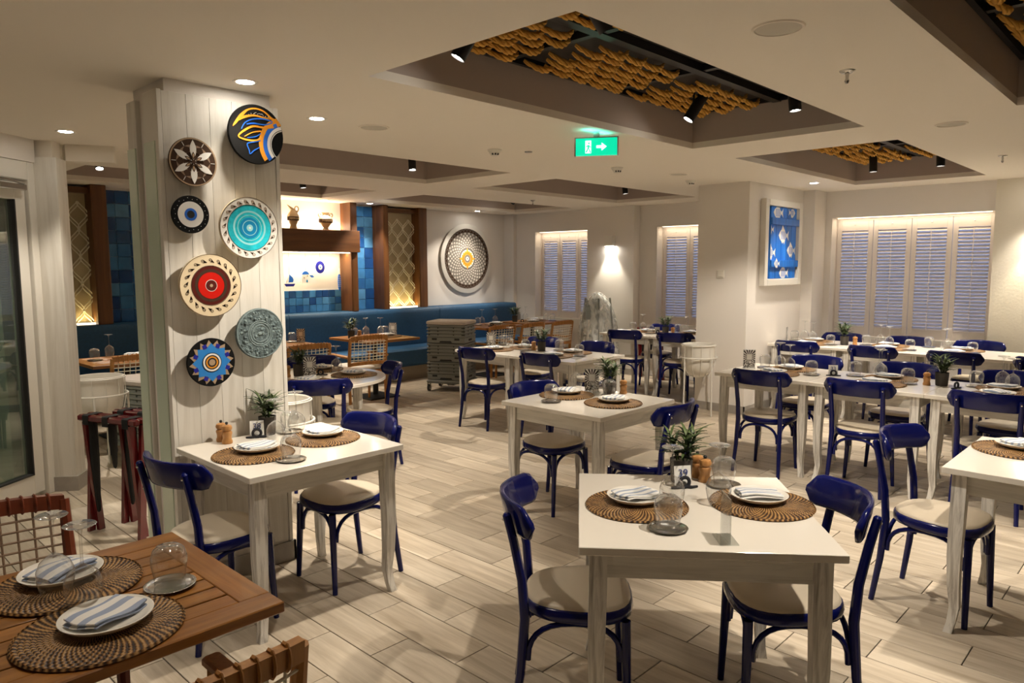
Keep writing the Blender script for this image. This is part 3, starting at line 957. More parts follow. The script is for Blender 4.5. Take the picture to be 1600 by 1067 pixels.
for poly in ([(-.058, -.045), (-.046, -.045), (-.05, -.068), (-.06, -.07)], [(-.06, -.068), (-.051, -.066), (-.066, -.095), (-.074, -.093)], [(-.055, -.066), (-.048, -.07), (-.040, -.084), (-.036, -.098), (-.043, -.098), (-.047, -.084)], [(-.05, -.05), (-.036, -.058), (-.037, -.063), (-.053, -.056)], [(-.057, -.046), (-.072, -.055), (-.07, -.06), (-.055, -.053)]):
    flat(mb, poly, -.0150, -.0136, 'exit_green')
mb.add([(-.05 + .006 * math.cos(2 * PI * k / 10), -.0152, -.034 + .006 * math.sin(2 * PI * k / 10)) for k in range(10)], [tuple(range(10))], 'exit_green')
mb.build('running_figure', ex)
light('exit_glow', 'AREA', .12, (.1, 1, .75), (4.03, 3.06, 2.522), (4.03, 3.06, 3), .24, sy=.03)

# pier sconce and thermostat
s = thing('wall_sconce', 'square white wall light casting a beam down the far pier', 'wall light', (WX - .16, 6.66, 1.96))
MB().box(-.09, -.075, .0, -.001, .075, .16, 'white_cream', c=.004).build('housing', s)
MB().box(-.08, -.06, -.004, -.015, .06, -.0005, 'lens').build('lens', s)
light('sconce_beam', 'SPOT', 26, (1, .9, .72), (WX - .215, 6.66, 1.945), (WX - .18, 6.66, 0), .03, 75, .5)
s = thing('wall_sconce', 'square white wall light on the textured pier', 'wall light', (WX - .05, 1.28, 1.98))
MB().box(-.09, -.075, .0, -.001, .075, .16, 'white_cream', c=.004).build('housing', s)
MB().box(-.08, -.06, -.004, -.015, .06, -.0005, 'lens').build('lens', s)
light('sconce_beam', 'SPOT', 22, (1, .88, .62), (WX - .105, 1.28, 1.965), (WX - .07, 1.28, 0), .03, 75, .5)
th = thing('wall_thermostat', 'small white thermostat plate on the white pier', 'thermostat', (7.52, 3.955, 1.56))
MB().box(-.014, -.045, -.045, -.001, .045, .045, 'white_cream', c=.004).build('cover', th)
MB().box(-.018, -.03, -.03, -.0135, .03, .03, 'ceramic', c=.002).build('faceplate', th)

# ---------------------------------------------------------------- furniture
# navy bentwood chair; local +x is the way the sitter faces
def superell(a, b, n=28, e=2.7, taper=.10):
    P = []
    for k in range(n):
        t = 2 * PI * k / n
        c, s = math.cos(t), math.sin(t)
        x = a * math.copysign(abs(c) ** (2 / e), c); y = b * math.copysign(abs(s) ** (2 / e), s)
        P.append((x, y * (1 + taper * x / a)))
    return P
def make_chair(label, loc, rz):
    t = thing('bistro_chair', label, 'chair', loc, rz, 'navy bistro chairs')
    o = superell(.20, .195)
    def rings(mb, levels, m):
        n = len(o)
        vs = []
        for sc_, z in levels: vs += [(x * sc_, y * sc_, z) for x, y in o]
        fs = [tuple(range(n - 1, -1, -1)), tuple((len(levels) - 1) * n + k for k in range(n))]
        for i in range(len(levels) - 1):
            for k in range(n):
                q = (k + 1) % n
                fs.append((i * n + k, i * n + q, (i + 1) * n + q, (i + 1) * n + k))
        mb.add(vs, fs, m)
    mb = MB(); rings(mb, [(.96, .408), (1.0, .414), (1.015, .43), (1.0, .45), (.97, .456)], 'navy'); mb.build('seat_rim', t, smooth=60)
    mb = MB(); rings(mb, [(.965, .4565), (.95, .464), (.90, .470), (.72, .475), (.35, .477)], 'vinyl'); mb.build('seat', t, smooth=60)
    for s in (-1, 1):
        MB().tube([(.165, .150 * s, .41), (.168, .158 * s, .25), (.175, .172 * s, 0)], [.0185, .017, .013], 10, 'navy').build('leg', t)
        MB().tube([(-.235, .186 * s, 0), (-.205, .176 * s, .22), (-.190, .170 * s, .42), (-.200, .171 * s, .56), (-.228, .174 * s, .70), (-.252, .176 * s, .795), (-.254, .176 * s, .803)], [.0135, .0165, .0185, .0175, .0165, .0150, .008], 10, 'navy').build('leg', t)
    # curved top band
    N = 22
    vs = []; fs = []
    for i in range(N + 1):
        y = -.238 + .476 * i / N
        u = abs(y) / .238
        hh = .062 * (1 - max(0, (u - .80) / .20) ** 2.4) ** .5 if u > .80 else .062
        hh = max(hh, .012)
        x = -.268 + .105 * u * u
        tx = 2 * .105 * y / .238 / .238
        nx = Vector((1, -tx, 0)).normalized()
        zc = .782 - .006 * u
        for (dn, dz) in ((.011, -.78), (.011, .78), (.007, .96), (0, 1), (-.007, .96), (-.011, .78), (-.011, -.78), (-.007, -.96), (0, -1), (.007, -.96)):
            z = zc + dz * hh
            p = Vector((x - (z - .78) * .22, y, z)) + nx * dn
            vs.append(p)
    n = 10
    for i in range(N):
        for k in range(n):
            q = (k + 1) % n
            fs.append((i * n + k, i * n + q, (i + 1) * n + q, (i + 1) * n + k))
    fs.append(tuple(range(n - 1, -1, -1))); fs.append(tuple(N * n + k for k in range(n)))
    MB().add(vs, fs, 'navy').build('backrest', t, smooth=70)
    for s in (-1, 1):
        bolt = MB(); ball(bolt, (-.262, .176 * s, .778), .006, 'chrome', 4); bolt.build('bolt_head', t)
    # bent braces
    def brace(a, b):
        a, b = Vector(a), Vector(b); m = (a + b) / 2; P = []
        for k in range(15):
            th = PI * k / 14
            c = math.cos(th)
            f = math.copysign(abs(c) ** .8, c)
            P.append((m.x + (a.x - m.x) * f, m.y + (a.y - m.y) * f, .265 + .135 * math.sin(th) ** .75))
        MB().tube(P, .0105, 7, 'navy').build('brace', t)
    for s in (-1, 1): brace((.148, .158 * s, 0), (-.178, .166 * s, 0))
    brace((.160, -.138, 0), (.160, .138, 0)); brace((-.188, -.150, 0), (-.188, .150, 0))
    return t

CH = None
def chair(x, y, deg, label):
    global CH
    if CH is None:
        CH = make_chair(label, (x, y, 0), R(deg)); return CH
    return dup(CH, label, (x, y, 0), R(deg))

chair(2.04, 1.62, -50, 'navy bistro chair at front table 39 on its plate column side')
chair(2.55, 1.06, 131, 'navy bistro chair at front table 39 on the shuttered window side')
chair(1.395, 3.225, 9, 'navy bistro chair between mahogany tray stands and column-side table 38')
chair(2.09, 3.26, 181, 'navy bistro chair at the aisle side of column-side table 38')
chair(3.73, 3.19, -94, 'navy bistro chair at the square mid-floor table on its crate stack side')
chair(3.77, 2.46, 94, 'navy bistro chair at the square mid-floor table behind the front table 39 plant')
chair(5.22, 5.36, 7, 'navy bistro chair at joined far tables with grey crate stack behind it')
chair(5.30, 4.56, 4, 'navy bistro chair at joined far tables, the one without crates behind')
chair(6.06, 5.48, 182, 'navy bistro chair on window side of joined far tables, nearer the crate stack')
chair(6.06, 4.72, 178, 'navy bistro chair on window side of joined far tables, nearer the white pier')
chair(5.61, 2.50, 2, 'navy bistro chair at the table 33 row, nearest the white planter')
chair(5.62, 1.77, 3, 'navy bistro chair in the middle of the table 33 row, aisle side')
chair(5.64, .97, 3, 'navy bistro chair at the table 33 row behind the cut off table')
chair(6.38, 2.50, 180, 'navy bistro chair on far side of table 33 row, behind the menu card end')
chair(6.40, 1.76, 178, 'navy bistro chair on far side of table 33 row, behind the pepper mill')
chair(6.40, 1.00, 180, 'navy bistro chair on far side of table 33 row, end away from menu card')
chair(8.00, 3.20, 2, 'dark navy bistro chair at window row, below the fish board')
chair(8.00, 2.42, 0, 'dark navy bistro chair at window row, in front of second shutter panel')
chair(8.00, 1.68, -2, 'dark navy bistro chair at window row, behind the table 33 plant')
chair(8.00, .98, 0, 'dark navy bistro chair at window row, cut off beside textured pier')
chair(8.86, 3.14, 180, 'navy bistro chair under the window beside the window row plant')
chair(8.86, 2.42, 180, 'navy bistro chair under the middle of the shuttered window')
chair(8.86, 1.72, 181, 'navy bistro chair under window end beside the textured pier')
chair(3.885, .85, -96, 'navy bistro chair standing at the end of the cut off table')
chair(2.92, 4.83, 58, 'navy bistro chair at round table, back to column-side table 38')
chair(3.53, 5.07, 155, 'navy bistro chair at round table, facing away from the crate stack')
chair(3.40, 5.74, -122, 'navy bistro chair on far side of round table beside armchair')
chair(2.95, 5.86, -80, 'navy bistro chair on far side of round table nearest plate column')
chair(7.90, 5.43, 12, 'navy bistro chair at far window table beside the wrapped bundle')
chair(7.98, 4.74, 14, 'navy bistro chair at far window table beside the white pier')
chair(8.62, 5.46, 180, 'navy bistro chair under far window in front of folded tray stand')
chair(8.64, 4.75, 180, 'navy bistro chair under far window half hidden by white pier')

# white washed restaurant tables
def make_table(label, loc, rz, sx=.80, sy=.80, round_=False, long_apron=True):
    t = thing('restaurant_table', label, 'table', loc, rz, 'white restaurant tables')
    if round_:
        MB().lathe([(0, .737), (sx - .006, .737), (sx, .741), (sx, .761), (sx - .004, .765), (0, .765)], 56, 'table_white').build('tabletop', t)
        MB().lathe([(.30, .66), (.32, .66), (.32, .736), (.30, .736), (.30, .66)], 32, 'whitewash_h').build('apron', t)
        hx = hy = .25
    else:
        MB().box(-sx / 2, -sy / 2, .737, sx / 2, sy / 2, .765, 'table_white', c=.0025).build('tabletop', t)
        hx, hy = sx / 2 - .075, sy / 2 - .075
        for s in (-1, 1):
            MB().box(-hx, -.011, .645, hx, .011, .7365, 'whitewash_h').build('apron', t, (0, s * (hy + .012), 0))
            MB().box(-hy, -.011, .645, hy, .011, .7365, 'whitewash_h').build('apron', t, (s * (hx + .012), 0, 0), (0, 0, PI / 2))
    for s in (-1, 1):
        for q in (-1, 1):
            mb = MB(); vs = []; fs = []
            lev = [(.7365, .029, 0), (.62, .029, 0), (.50, .0285, .002), (.36, .027, .004), (.22, .0235, .001), (.12, .0195, -.006), (.05, .0175, .002), (0, .018, .012)]
            for z, h, off in lev:
                cx, cy = s * off, q * off
                vs += [(cx - h, cy - h, z), (cx + h, cy - h, z), (cx + h, cy + h, z), (cx - h, cy + h, z)]
            for i in range(len(lev) - 1):
                for k in range(4):
                    fs.append((i * 4 + k, i * 4 + (k + 1) % 4, i * 4 + 4 + (k + 1) % 4, i * 4 + 4 + k))
            fs += [(0, 1, 2, 3), tuple(range((len(lev) - 1) * 4, len(lev) * 4))]
            mb.add(vs, fs, 'leg_wash')
            mb.build('leg', t, (s * (hx + .012), q * (hy + .012), 0), smooth=30)
    return t
T39 = make_table('white square table numbered 39 in front, set for two', (2.33, 1.318, 0), R(38.5), .83, .83)
make_table('white square table numbered 38 against the plate column', (1.793, 3.252, 0), 0, .815, .77)
T0 = make_table('white square table alone in mid floor, set for two', (3.79, 2.93, 0), 0, .82, .82)
dup(T0, 'white table of the joined far pair, nearer the crate stack', (5.60, 5.42, 0))
dup(T0, 'white table of the joined far pair, nearer the white pier', (5.60, 4.598, 0))
T1 = make_table('white table in table 33 row, end with the standing menu card', (5.915, 2.545, 0), 0, .79, .788)
dup(T1, 'white table in the middle of the table 33 row', (5.915, 1.755, 0))
dup(T1, 'white table in table 33 row, behind the cut off table', (5.915, .965, 0))
dup(T1, 'white table in window row, end against the pier with the fish board', (8.42, 3.22, 0))
dup(T1, 'white table in window row with the plant, second from the fish board', (8.42, 2.43, 0))
dup(T1, 'white table in window row, third from the fish board', (8.42, 1.64, 0))
dup(T1, 'white table in window row, last one before the textured pier', (8.42, .85, 0))
dup(T1, 'white table by far window, end beside wrapped bundle', (8.235, 5.49, 0))
dup(T1, 'white table by far window, end beside white pier', (8.235, 4.70, 0))
dup(T1, 'white table cut off by the picture edge, one placemat in view', (3.965, .40, 0))
make_table('round white table between plate column and slatted armchair', (3.08, 5.22, 0), R(20), .60, .60, True)

# teak tables
def make_teak(label, loc, sx, sy, n=8, rz=0):
    t = thing('teak_table', label, 'table', loc, rz, 'teak slat tables')
    b = .085
    MB().box(-sx / 2, -sy / 2, .735, sx / 2, -sy / 2 + b, .765, 'teak_frame', c=.003).build('frame_rail', t)
    MB().box(-sx / 2, sy / 2 - b, .735, sx / 2, sy / 2, .765, 'teak_frame', c=.003).build('frame_rail', t)
    for s in (-1, 1):
        MB().box(-(sy / 2 - b), -b / 2, .735, sy / 2 - b, b / 2, .765, 'teak_frame', c=.002).build('frame_rail', t, (s * (sx / 2 - b / 2), 0, 0), (0, 0, PI / 2))
    L = sx - 2 * b; wdt = (sy - 2 * b) / n
    me = MB().box(-L / 2, -wdt / 2 + .0042, .738, L / 2, wdt / 2 - .0042, .763, 'teak', c=.002).mesh('slat')
    for k in range(n):
        link('slat', me, t, (0, -sy / 2 + b + wdt * (k + .5), 0))
    MB().box(-sx / 2 + b, -sy / 2 + b, .722, sx / 2 - b, sy / 2 - b, .733, 'teak_dark').build('underboard', t)
    MB().tube([(0, 0, .72), (0, 0, .03)], .035, 16, 'black_metal').build('pedestal', t)
    MB().box(-.22, -.22, 0, .22, .22, .018, 'black_metal', c=.004).build('base_plate', t)
    return t
make_teak('teak slat table with striped napkins in the near corner', (.46, 2.095, 0), .91, .75, 8)
make_teak('teak table at the bench with plant, behind the slatted armchair', (5.42, 7.62, 0), .80, .84, 8)
make_teak('teak table at the bench half hidden by the plate column', (4.12, 7.62, 0), .80, .84, 8)
make_teak('teak table at the bench just beyond the grey crate stack', (7.72, 7.88, 0), .85, .72, 8)
make_teak('teak table at the bench end below the far shutters', (8.74, 7.92, 0), .80, .72, 8)
make_teak('teak table seen between door post and plate column', (2.47, 7.62, 0), .80, .74, 8)

# slatted teak armchair with a corded back; local +x is the way the sitter faces
def make_arm(label, loc, rz, cushion=True, arms=True, wood='teak_light', cord='macrame'):
    t = thing('corded_armchair', label, 'chair', loc, rz, 'corded teak armchairs')
    for s in (-1, 1):
        MB().tube([(-.25, .235 * s, 0), (-.235, .235 * s, .40), (-.25, .235 * s, .60), (-.29, .235 * s, .835)], [.017, .021, .021, .018], 8, wood).build('leg', t)
        MB().tube([(.215, .245 * s, 0), (.205, .245 * s, .40), (.19, .245 * s, .59 if arms else .44)], [.016, .020, .018], 8, wood).build('leg', t)
        if arms: MB().box(-.26, .245 * s - .026, .590, .21, .245 * s + .026, .617, wood, c=.006).build('armrest', t)
    for z0, z1, nm in ((.80, .85, 'top_rail'), (.50, .54, 'lower_rail')):
        mb = MB(); N = 10; vs = []
        for k in range(N + 1):
            y = -.235 + .47 * k / N
            x = -.255 - .035 * (1 - (y / .235) ** 2) - (z0 - .5) * .12 + .03 * 0
            zz = .012 * (1 - (y / .235) ** 2)
            vs += [(x - .014, y, z0 + zz), (x + .014, y, z0 + zz), (x + .010, y, z1 + zz), (x - .018, y, z1 + zz)]
        fs = [(0, 1, 2, 3), tuple(N * 4 + k for k in (3, 2, 1, 0))]
        for i in range(N):
            for k in range(4): fs.append((i * 4 + k, i * 4 + (k + 1) % 4, i * 4 + 4 + (k + 1) % 4, i * 4 + 4 + k))
        mb.add(vs, fs, wood); mb.build(nm, t)
    mb = MB()
    def pt(y, z):
        x = -.255 - .035 * (1 - (y / .235) ** 2) - (z - .5) * .12
        return (x, y, z)
    for k in range(9):
        y = -.19 + .38 * k / 8
        mb.tube([pt(y, .53), pt(y, .66), pt(y, .82)], .0042, 5, cord, cap=False)
    for k in range(7):
        z = .57 + .035 * k
        mb.tube([pt(-.225 + .45 * q / 8, z) for q in range(9)], .0042, 5, cord, cap=False)
    mb.build('cord_weave', t)
    mb = MB()
    for k in range(11):
        y = -.19 + .38 * k / 10
        c = Vector(pt(y, .825))
        zz = .012 * (1 - (y / .235) ** 2)
        P = [(c.x + .020 * math.cos(2 * PI * q / 10), y, .825 + zz + .031 * math.sin(2 * PI * q / 10)) for q in range(10)]
        mb.tube(P, .0045, 5, wood, closed=True)
    mb.build('cord_wrap', t)
    MB().box(-.24, -.22, .40, .235, .22, .435, wood, c=.005).build('seat_frame', t)
    if cushion:
        MB().box(-.225, -.215, .436, .225, .215, .485, 'cushion_white', c=.016).build('cushion', t)
    return t
AC = make_arm('corded teak armchair with white cushion facing the bench plant table', (4.99, 7.36, 0), R(82))
make_arm('dark corded teak chair behind the near teak table', (.47, 2.60, 0), R(-90), True, False, 'teak_dark', 'taupe')
dup(AC, 'corded teak armchair cut off at the picture bottom', (.53, 1.665, 0), R(90))
dup(AC, 'corded teak armchair beside round table next to plate column', (3.98, 7.02, 0), R(88))
dup(AC, 'corded teak armchair far off, nearest the grey crate stack', (7.06, 7.22, 0), R(88))
dup(AC, 'corded teak armchair far off, middle one before the bench tables', (7.60, 7.16, 0), R(92))
dup(AC, 'corded teak armchair far off, nearest the wrapped bundle', (8.18, 7.10, 0), R(92))
dup(AC, 'corded teak armchair seen between door post and plate column', (2.42, 7.42, 0), R(92))

# ---------------------------------------------------------------- tableware
TZ = .765
def proto(fn):
    cache = {}
    def f(label, loc, rz=0, **kw):
        k = tuple(sorted(kw.items()))
        if k in cache: return dup(cache[k], label, loc, rz)
        cache[k] = fn(label, loc, rz, **kw); return cache[k]
    return f
@proto
def placemat(label, loc, rz=0):
    mb = MB(); prof = [(0, .001), (.184, .001), (.188, .004)]
    top = []
    n = 15
    for k in range(n):
        r = .184 * (1 - k / n)
        d = .184 / n
        top += [(r, .0045), (r - d * .25, .0075), (r - d * .6, .0075)]
    prof = [(0, 0), (.186, 0), (.190, .004), (.186, .009)] + top + [(0, .006)]
    mb.lathe(prof, 40, 'rattan')
    return tag(link('placemat', mb.mesh('placemat', smooth=80), None, loc, (0, 0, rz)), label, 'placemat', 'round rattan placemats')
@proto
def plate(label, loc, rz=0):
    mb = MB(); mb.lathe([(0, .0), (.062, 0), (.066, .003), (.095, .010), (.106, .020), (.107, .0225), (.104, .0235), (.092, .014), (.066, .008), (0, .007)], 40, 'ceramic')
    return tag(link('plate', mb.mesh('plate', smooth=60), None, loc, (0, 0, rz)), label, 'plate', 'white plates')
@proto
def napkin(label, loc, rz=0, m='napkin', seed=0):
    mb = MB()
    rr = random.Random(seed)
    a1, a2, a3 = rr.uniform(0, 6), rr.uniform(0, 6), rr.uniform(.002, .005)
    def sheet(x0, x1, y0, y1, z, th, ph):
        NX, NY = 14, 8
        vs = []
        for lay in (0, 1):
            for i in range(NX + 1):
                for j in range(NY + 1):
                    u, v = i / NX, j / NY
                    edge = min(u, 1 - u, v, 1 - v)
                    h = z + a3 * math.sin(5 * u + ph) + .003 * math.sin(4 * v + ph * 2 + 3 * u)
                    e = th / 2 * min(1, .35 + edge * 5)
                    vs.append((x0 + (x1 - x0) * u + .004 * math.sin(6 * v + ph), y0 + (y1 - y0) * v + .004 * math.sin(5 * u + ph), h + (e if lay else -e)))
        o = (NX + 1) * (NY + 1); fs = []
        idx = lambda i, j, l: l * o + i * (NY + 1) + j
        for i in range(NX):
            for j in range(NY):
                fs.append((idx(i, j, 1), idx(i + 1, j, 1), idx(i + 1, j + 1, 1), idx(i, j + 1, 1)))
                fs.append((idx(i, j + 1, 0), idx(i + 1, j + 1, 0), idx(i + 1, j, 0), idx(i, j, 0)))
        for i in range(NX):
            fs.append((idx(i, 0, 0), idx(i + 1, 0, 0), idx(i + 1, 0, 1), idx(i, 0, 1))); fs.append((idx(i + 1, NY, 0), idx(i, NY, 0), idx(i, NY, 1), idx(i + 1, NY, 1)))
        for j in range(NY):
            fs.append((idx(0, j + 1, 0), idx(0, j, 0), idx(0, j, 1), idx(0, j + 1, 1))); fs.append((idx(NX, j, 0), idx(NX, j + 1, 0), idx(NX, j + 1, 1), idx(NX, j, 1)))
        mb.add(vs, fs, m)
    sheet(-.078, .078, -.050, .052, .008, .009, a1)
    sheet(-.075, .079, -.047, .052, .0165, .011, a1 + .5)
    return tag(link('napkin', mb.mesh('napkin', smooth=70), None, loc, (0, 0, rz)), label, 'napkin', 'folded striped napkins')
@proto
def wine_glass(label, loc, rz=0):
    t = thing('wine_glass', label, 'wine glass', loc, rz, 'upturned wine glasses')
    MB().lathe([(.033, 0), (.040, .022), (.0465, .052), (.0455, .075), (.036, .098), (.018, .113), (.005, .121), (.004, .124)], 24, 'glass', cap=False).build('bowl', t, smooth=80)
    MB().lathe([(0, .120), (.0045, .121), (.0036, .135), (.0036, .195), (.006, .212), (.012, .219), (.038, .2245), (.040, .226), (.038, .2275), (0, .228)], 24, 'glass').build('stem', t, smooth=60)
    return t
@proto
def tumbler(label, loc, rz=0, saucer=True):
    t = thing('tumbler', label, 'glass', loc, rz, 'upturned tumblers')
    MB().lathe([(.039, 0), (.042, .03), (.0475, .062), (.0475, .080), (.041, .100), (.030, .110), (.012, .113), (0, .110), (.030, .102), (.038, .092)], 26, 'glass', cap=False).build('tumbler_body', t, smooth=70)
    return t
@proto
def saucer(label, loc, rz=0):
    mb = MB(); mb.lathe([(0, 0), (.055, 0), (.064, .004), (.068, .008), (.066, .009), (.060, .006), (.052, .0035), (0, .003)], 32, 'steel')
    return tag(link('saucer', mb.mesh('saucer', smooth=60), None, loc, (0, 0, rz)), label, 'coaster', 'steel saucers')
def tum(x, y, phrase):
    saucer('steel saucer under the tumbler %s' % phrase, (x, y, TZ))
    tumbler('upturned tumbler on steel saucer %s' % phrase, (x, y, TZ + .0065))
def wine(x, y, phrase, dz=0):
    wine_glass('upturned wine glass %s' % phrase, (x, y, TZ + dz), random.uniform(0, 6))
NK = [0]
def setting(x, y, phrase, ang=20, dx=.01, dy=.02, m='napkin', px=None):
    placemat('round rattan placemat %s' % phrase, (x, y, TZ), random.uniform(0, 6))
    plate('white plate on rattan placemat %s' % phrase, (x + dx, y + dy, TZ + .0085))
    NK[0] += 1
    napkin('folded blue striped napkin on plate %s' % phrase, (x + dx, y + dy, TZ + .0195), R(ang), m=m, seed=NK[0] % 5)

def make_leaf(rr, mb, base, az, el, L, wd, m):
    """one bent blade"""
    d = Vector((math.cos(az), math.sin(az), 0)); P = []
    for k in range(5):
        u = k / 4
        r = L * u * math.cos(el - u * .8); z = L * u * math.sin(el) - .030 * u * u * (L / .08)
        P.append(Vector(base) + d * r + Vector((0, 0, z)))
    sd = Vector((-d.y, d.x, 0)); ws = [.35, 1, .9, .55, .05]
    vs = []
    for k in range(5):
        vs += [P[k] - sd * wd * ws[k], P[k] + Vector((0, 0, .0015)) - Vector((0, 0, .003)), P[k] + sd * wd * ws[k]]
    fs = []
    for k in range(4):
        fs += [(k * 3, k * 3 + 1, k * 3 + 4, k * 3 + 3), (k * 3 + 1, k * 3 + 2, k * 3 + 5, k * 3 + 4)]
    mb.add(vs, fs, m)
@proto
def plant(label, loc, rz=0, v=0):
    t = thing('potted_plant', label, 'potted plant', loc, rz, 'table plants')
    MB().lathe([(0, 0), (.037, 0), (.041, .004), (.0455, .09), (.046, .098), (.043, .098), (.041, .088), (0, .088)], 28, 'pot').build('flower_pot', t)
    MB().lathe([(0, .091), (.041, .0895), (.041, .0882), (0, .0882)], 20, 'gravel').build('gravel', t)
    rr = random.Random(31 + v)
    st = MB(); lf = MB()
    for s in range(5):
        a = 2 * PI * s / 5 + rr.uniform(-.3, .3); r = rr.uniform(.004, .022); tip = Vector((math.cos(a) * (r + .03), math.sin(a) * (r + .03), .165 + rr.uniform(0, .065)))
        b = Vector((math.cos(a) * r, math.sin(a) * r, .088))
        st.tube([b, (b + tip) / 2 + Vector((0, 0, .01)), tip], [.0028, .0022, .0015], 5, 'leaf_dark')
        for k in range(24):
            u = .2 + .8 * k / 23
            make_leaf(rr, lf, b.lerp(tip, u), rr.uniform(0, 2 * PI), rr.uniform(.2, 1.2) if u < .8 else rr.uniform(.7, 1.45), rr.uniform(.060, .095), rr.uniform(.0055, .0085), 'leaf' if rr.random() < .7 else 'leaf_dark')
    st.build('plant_stem', t); lf.build('foliage', t, smooth=180, kind='stuff')
    return t
@proto
def mill(label, loc, rz=0):
    t = thing('pepper_mill', label, 'mill', loc, rz, 'wooden salt and pepper mills')
    MB().lathe([(0, 0), (.024, 0), (.026, .004), (.026, .014), (.0225, .020), (.0215, .032), (.0235, .044), (.026, .052), (.0245, .060), (.019, .064), (.019, .066)], 20, 'mill').build('mill_body', t)
    MB().lathe([(.019, .0665), (.024, .070), (.0265, .080), (.0225, .091), (.012, .096), (0, .097)], 20, 'mill').build('mill_head', t)
    mb = MB(); mb.lathe([(.006, .0965), (.006, .099), (0, .099)], 10, 'steel'); ball(mb, (0, 0, .1045), .0075, 'rubber', 6); mb.build('mill_knob', t)
    return t
def text(s, parent, loc, rot, size, m, name='numerals'):
    c = bpy.data.curves.new(name, 'FONT'); c.body = s; c.size = size; c.align_x = 'CENTER'; c.align_y = 'CENTER'; c.extrude = .0003
    c.materials.append(M[m])
    o = bpy.data.objects.new(name, c); col.objects.link(o)
    bpy.context.view_layer.update()
    me = bpy.data.meshes.new_from_object(o.evaluated_get(bpy.context.evaluated_depsgraph_get()))
    bpy.data.objects.remove(o)
    return link(name, me, parent, loc, rot)
def number_card(label, loc, rz, num=None, card=True):
    """white card stuck in a coil of dark rope; local -y is the printed face"""
    t = thing('table_number_holder', label, 'table number', loc, rz)
    mb = MB()
    mb.tube([(.020 * math.cos(a), -.012, .026 + .020 * math.sin(a)) for a in [2 * PI * k / 18 for k in range(18)]], .0075, 7, 'black_rope', closed=True)
    mb.build('rope_coil', t, smooth=80)
    mb = MB()
    for s in (-1, 1):
        mb.tube([(.008 * s, -.012, .008), (.03 * s, -.016, .0065), (.055 * s, -.010, .006)], [.007, .006, .005], 7, 'black_rope')
    mb.build('rope_tail', t, smooth=80)
    if card:
        MB().box(-.035, -.0012, .010, .035, .0012, .088, 'paper').build('card', t, rot=(R(-10), 0, 0))
        if num: text(num, t, (0, .0052, .058), (R(80), 0, 0), 0.042, 'ink_blue')
    return t
@proto
def menu(label, loc, rz=0):
    t = thing('menu_card', label, 'menu card', loc, rz, 'black and white menu cards')
    MB().box(-.052, -.002, .004, .052, .002, .165, 'acrylic').build('stand', t)
    MB().box(-.049, -.0035, .006, .049, -.0021, .160, 'menu_print').build('print', t)
    MB().box(-.052, -.03, 0, .052, .03, .0035, 'acrylic').build('stand_foot', t)
    return t

# front table 39
ca = 38.5
setting(2.205, 1.475, 'beside the front tumbler on front table 39', -14, .035, .030)
setting(2.535, 1.145, 'beside clear acrylic holder on front table 39', -50, .030, .025)
tum(2.075, 1.262, 'at the front of front table 39'); tum(2.655, 1.36, 'behind the wine glasses of front table 39')
wine(2.285, 1.375, 'beside the number card of front table 39'); wine(2.43, 1.265, 'nearest the acrylic holder of front table 39')
plant('leafy plant in dark pot on front table 39', (2.585, 1.515, TZ), 0, v=0)
mill('wooden pepper mill nearest the plant rim on front table 39', (2.655, 1.445, TZ)); mill('wooden salt mill half hidden behind another on front table 39', (2.69, 1.50, TZ))
number_card('white card numbered 39 in dark rope coil on front table', (2.52, 1.465, TZ), R(-37), '39')
t = thing('acrylic_holder', 'clear empty acrylic sign holder seen edge on, front table 39', 'sign holder', (2.12, 1.075, TZ), R(43))
MB().box(-.052, -.0025, .003, .052, .0025, .150, 'acrylic').build('upright', t)
MB().box(-.052, -.030, 0, .052, .030, .003, 'acrylic').build('stand_foot', t)

# column-side table 38
setting(1.585, 3.225, 'nearest front corner of column-side table 38', 12, .04, .045)
setting(1.985, 3.265, 'at aisle side of column-side table 38', 15, .035, .055)
tum(1.655, 3.0, 'at the front corner of column-side table 38') ; tum(1.945, 3.53, 'behind the wine glasses of column-side table 38')
wine(1.765, 3.345, 'nearest the number card of column-side table 38'); wine(1.955, 3.475, 'farther from front corner on column-side table 38')
plant('leafy plant in dark pot on column-side table 38', (1.84, 3.575, TZ), 1.0, v=1)
mill('wooden mill close against the column on column-side table 38', (1.60, 3.60, TZ)); mill('wooden mill in front of another on column-side table 38', (1.60, 3.535, TZ))
number_card('white card numbered 38 in dark rope coil by plate column', (1.765, 3.545, TZ), R(-28), '38')

# mid-floor table
setting(3.825, 3.145, 'at crate side of the mid-floor table', 25, .05, .04)
setting(3.80, 2.735, 'at front corner of the mid-floor table', 15, .04, .02)
tum(3.575, 3.07, 'on the mid-floor table, alone in front'); tum(3.985, 2.90, 'on the mid-floor table, by the pot')
wine(4.085, 3.27, 'beside menu card of the mid-floor table'); wine(3.94, 2.955, 'before the plant of the mid-floor table')
plant('leafy plant in dark pot on the mid-floor table', (4.09, 2.975, TZ), 2.0, v=2)
menu('black and white menu card on the mid-floor table', (4.07, 3.115, TZ), R(-50))
mill('wooden mill behind the plant of the mid-floor table', (4.15, 2.90, TZ))

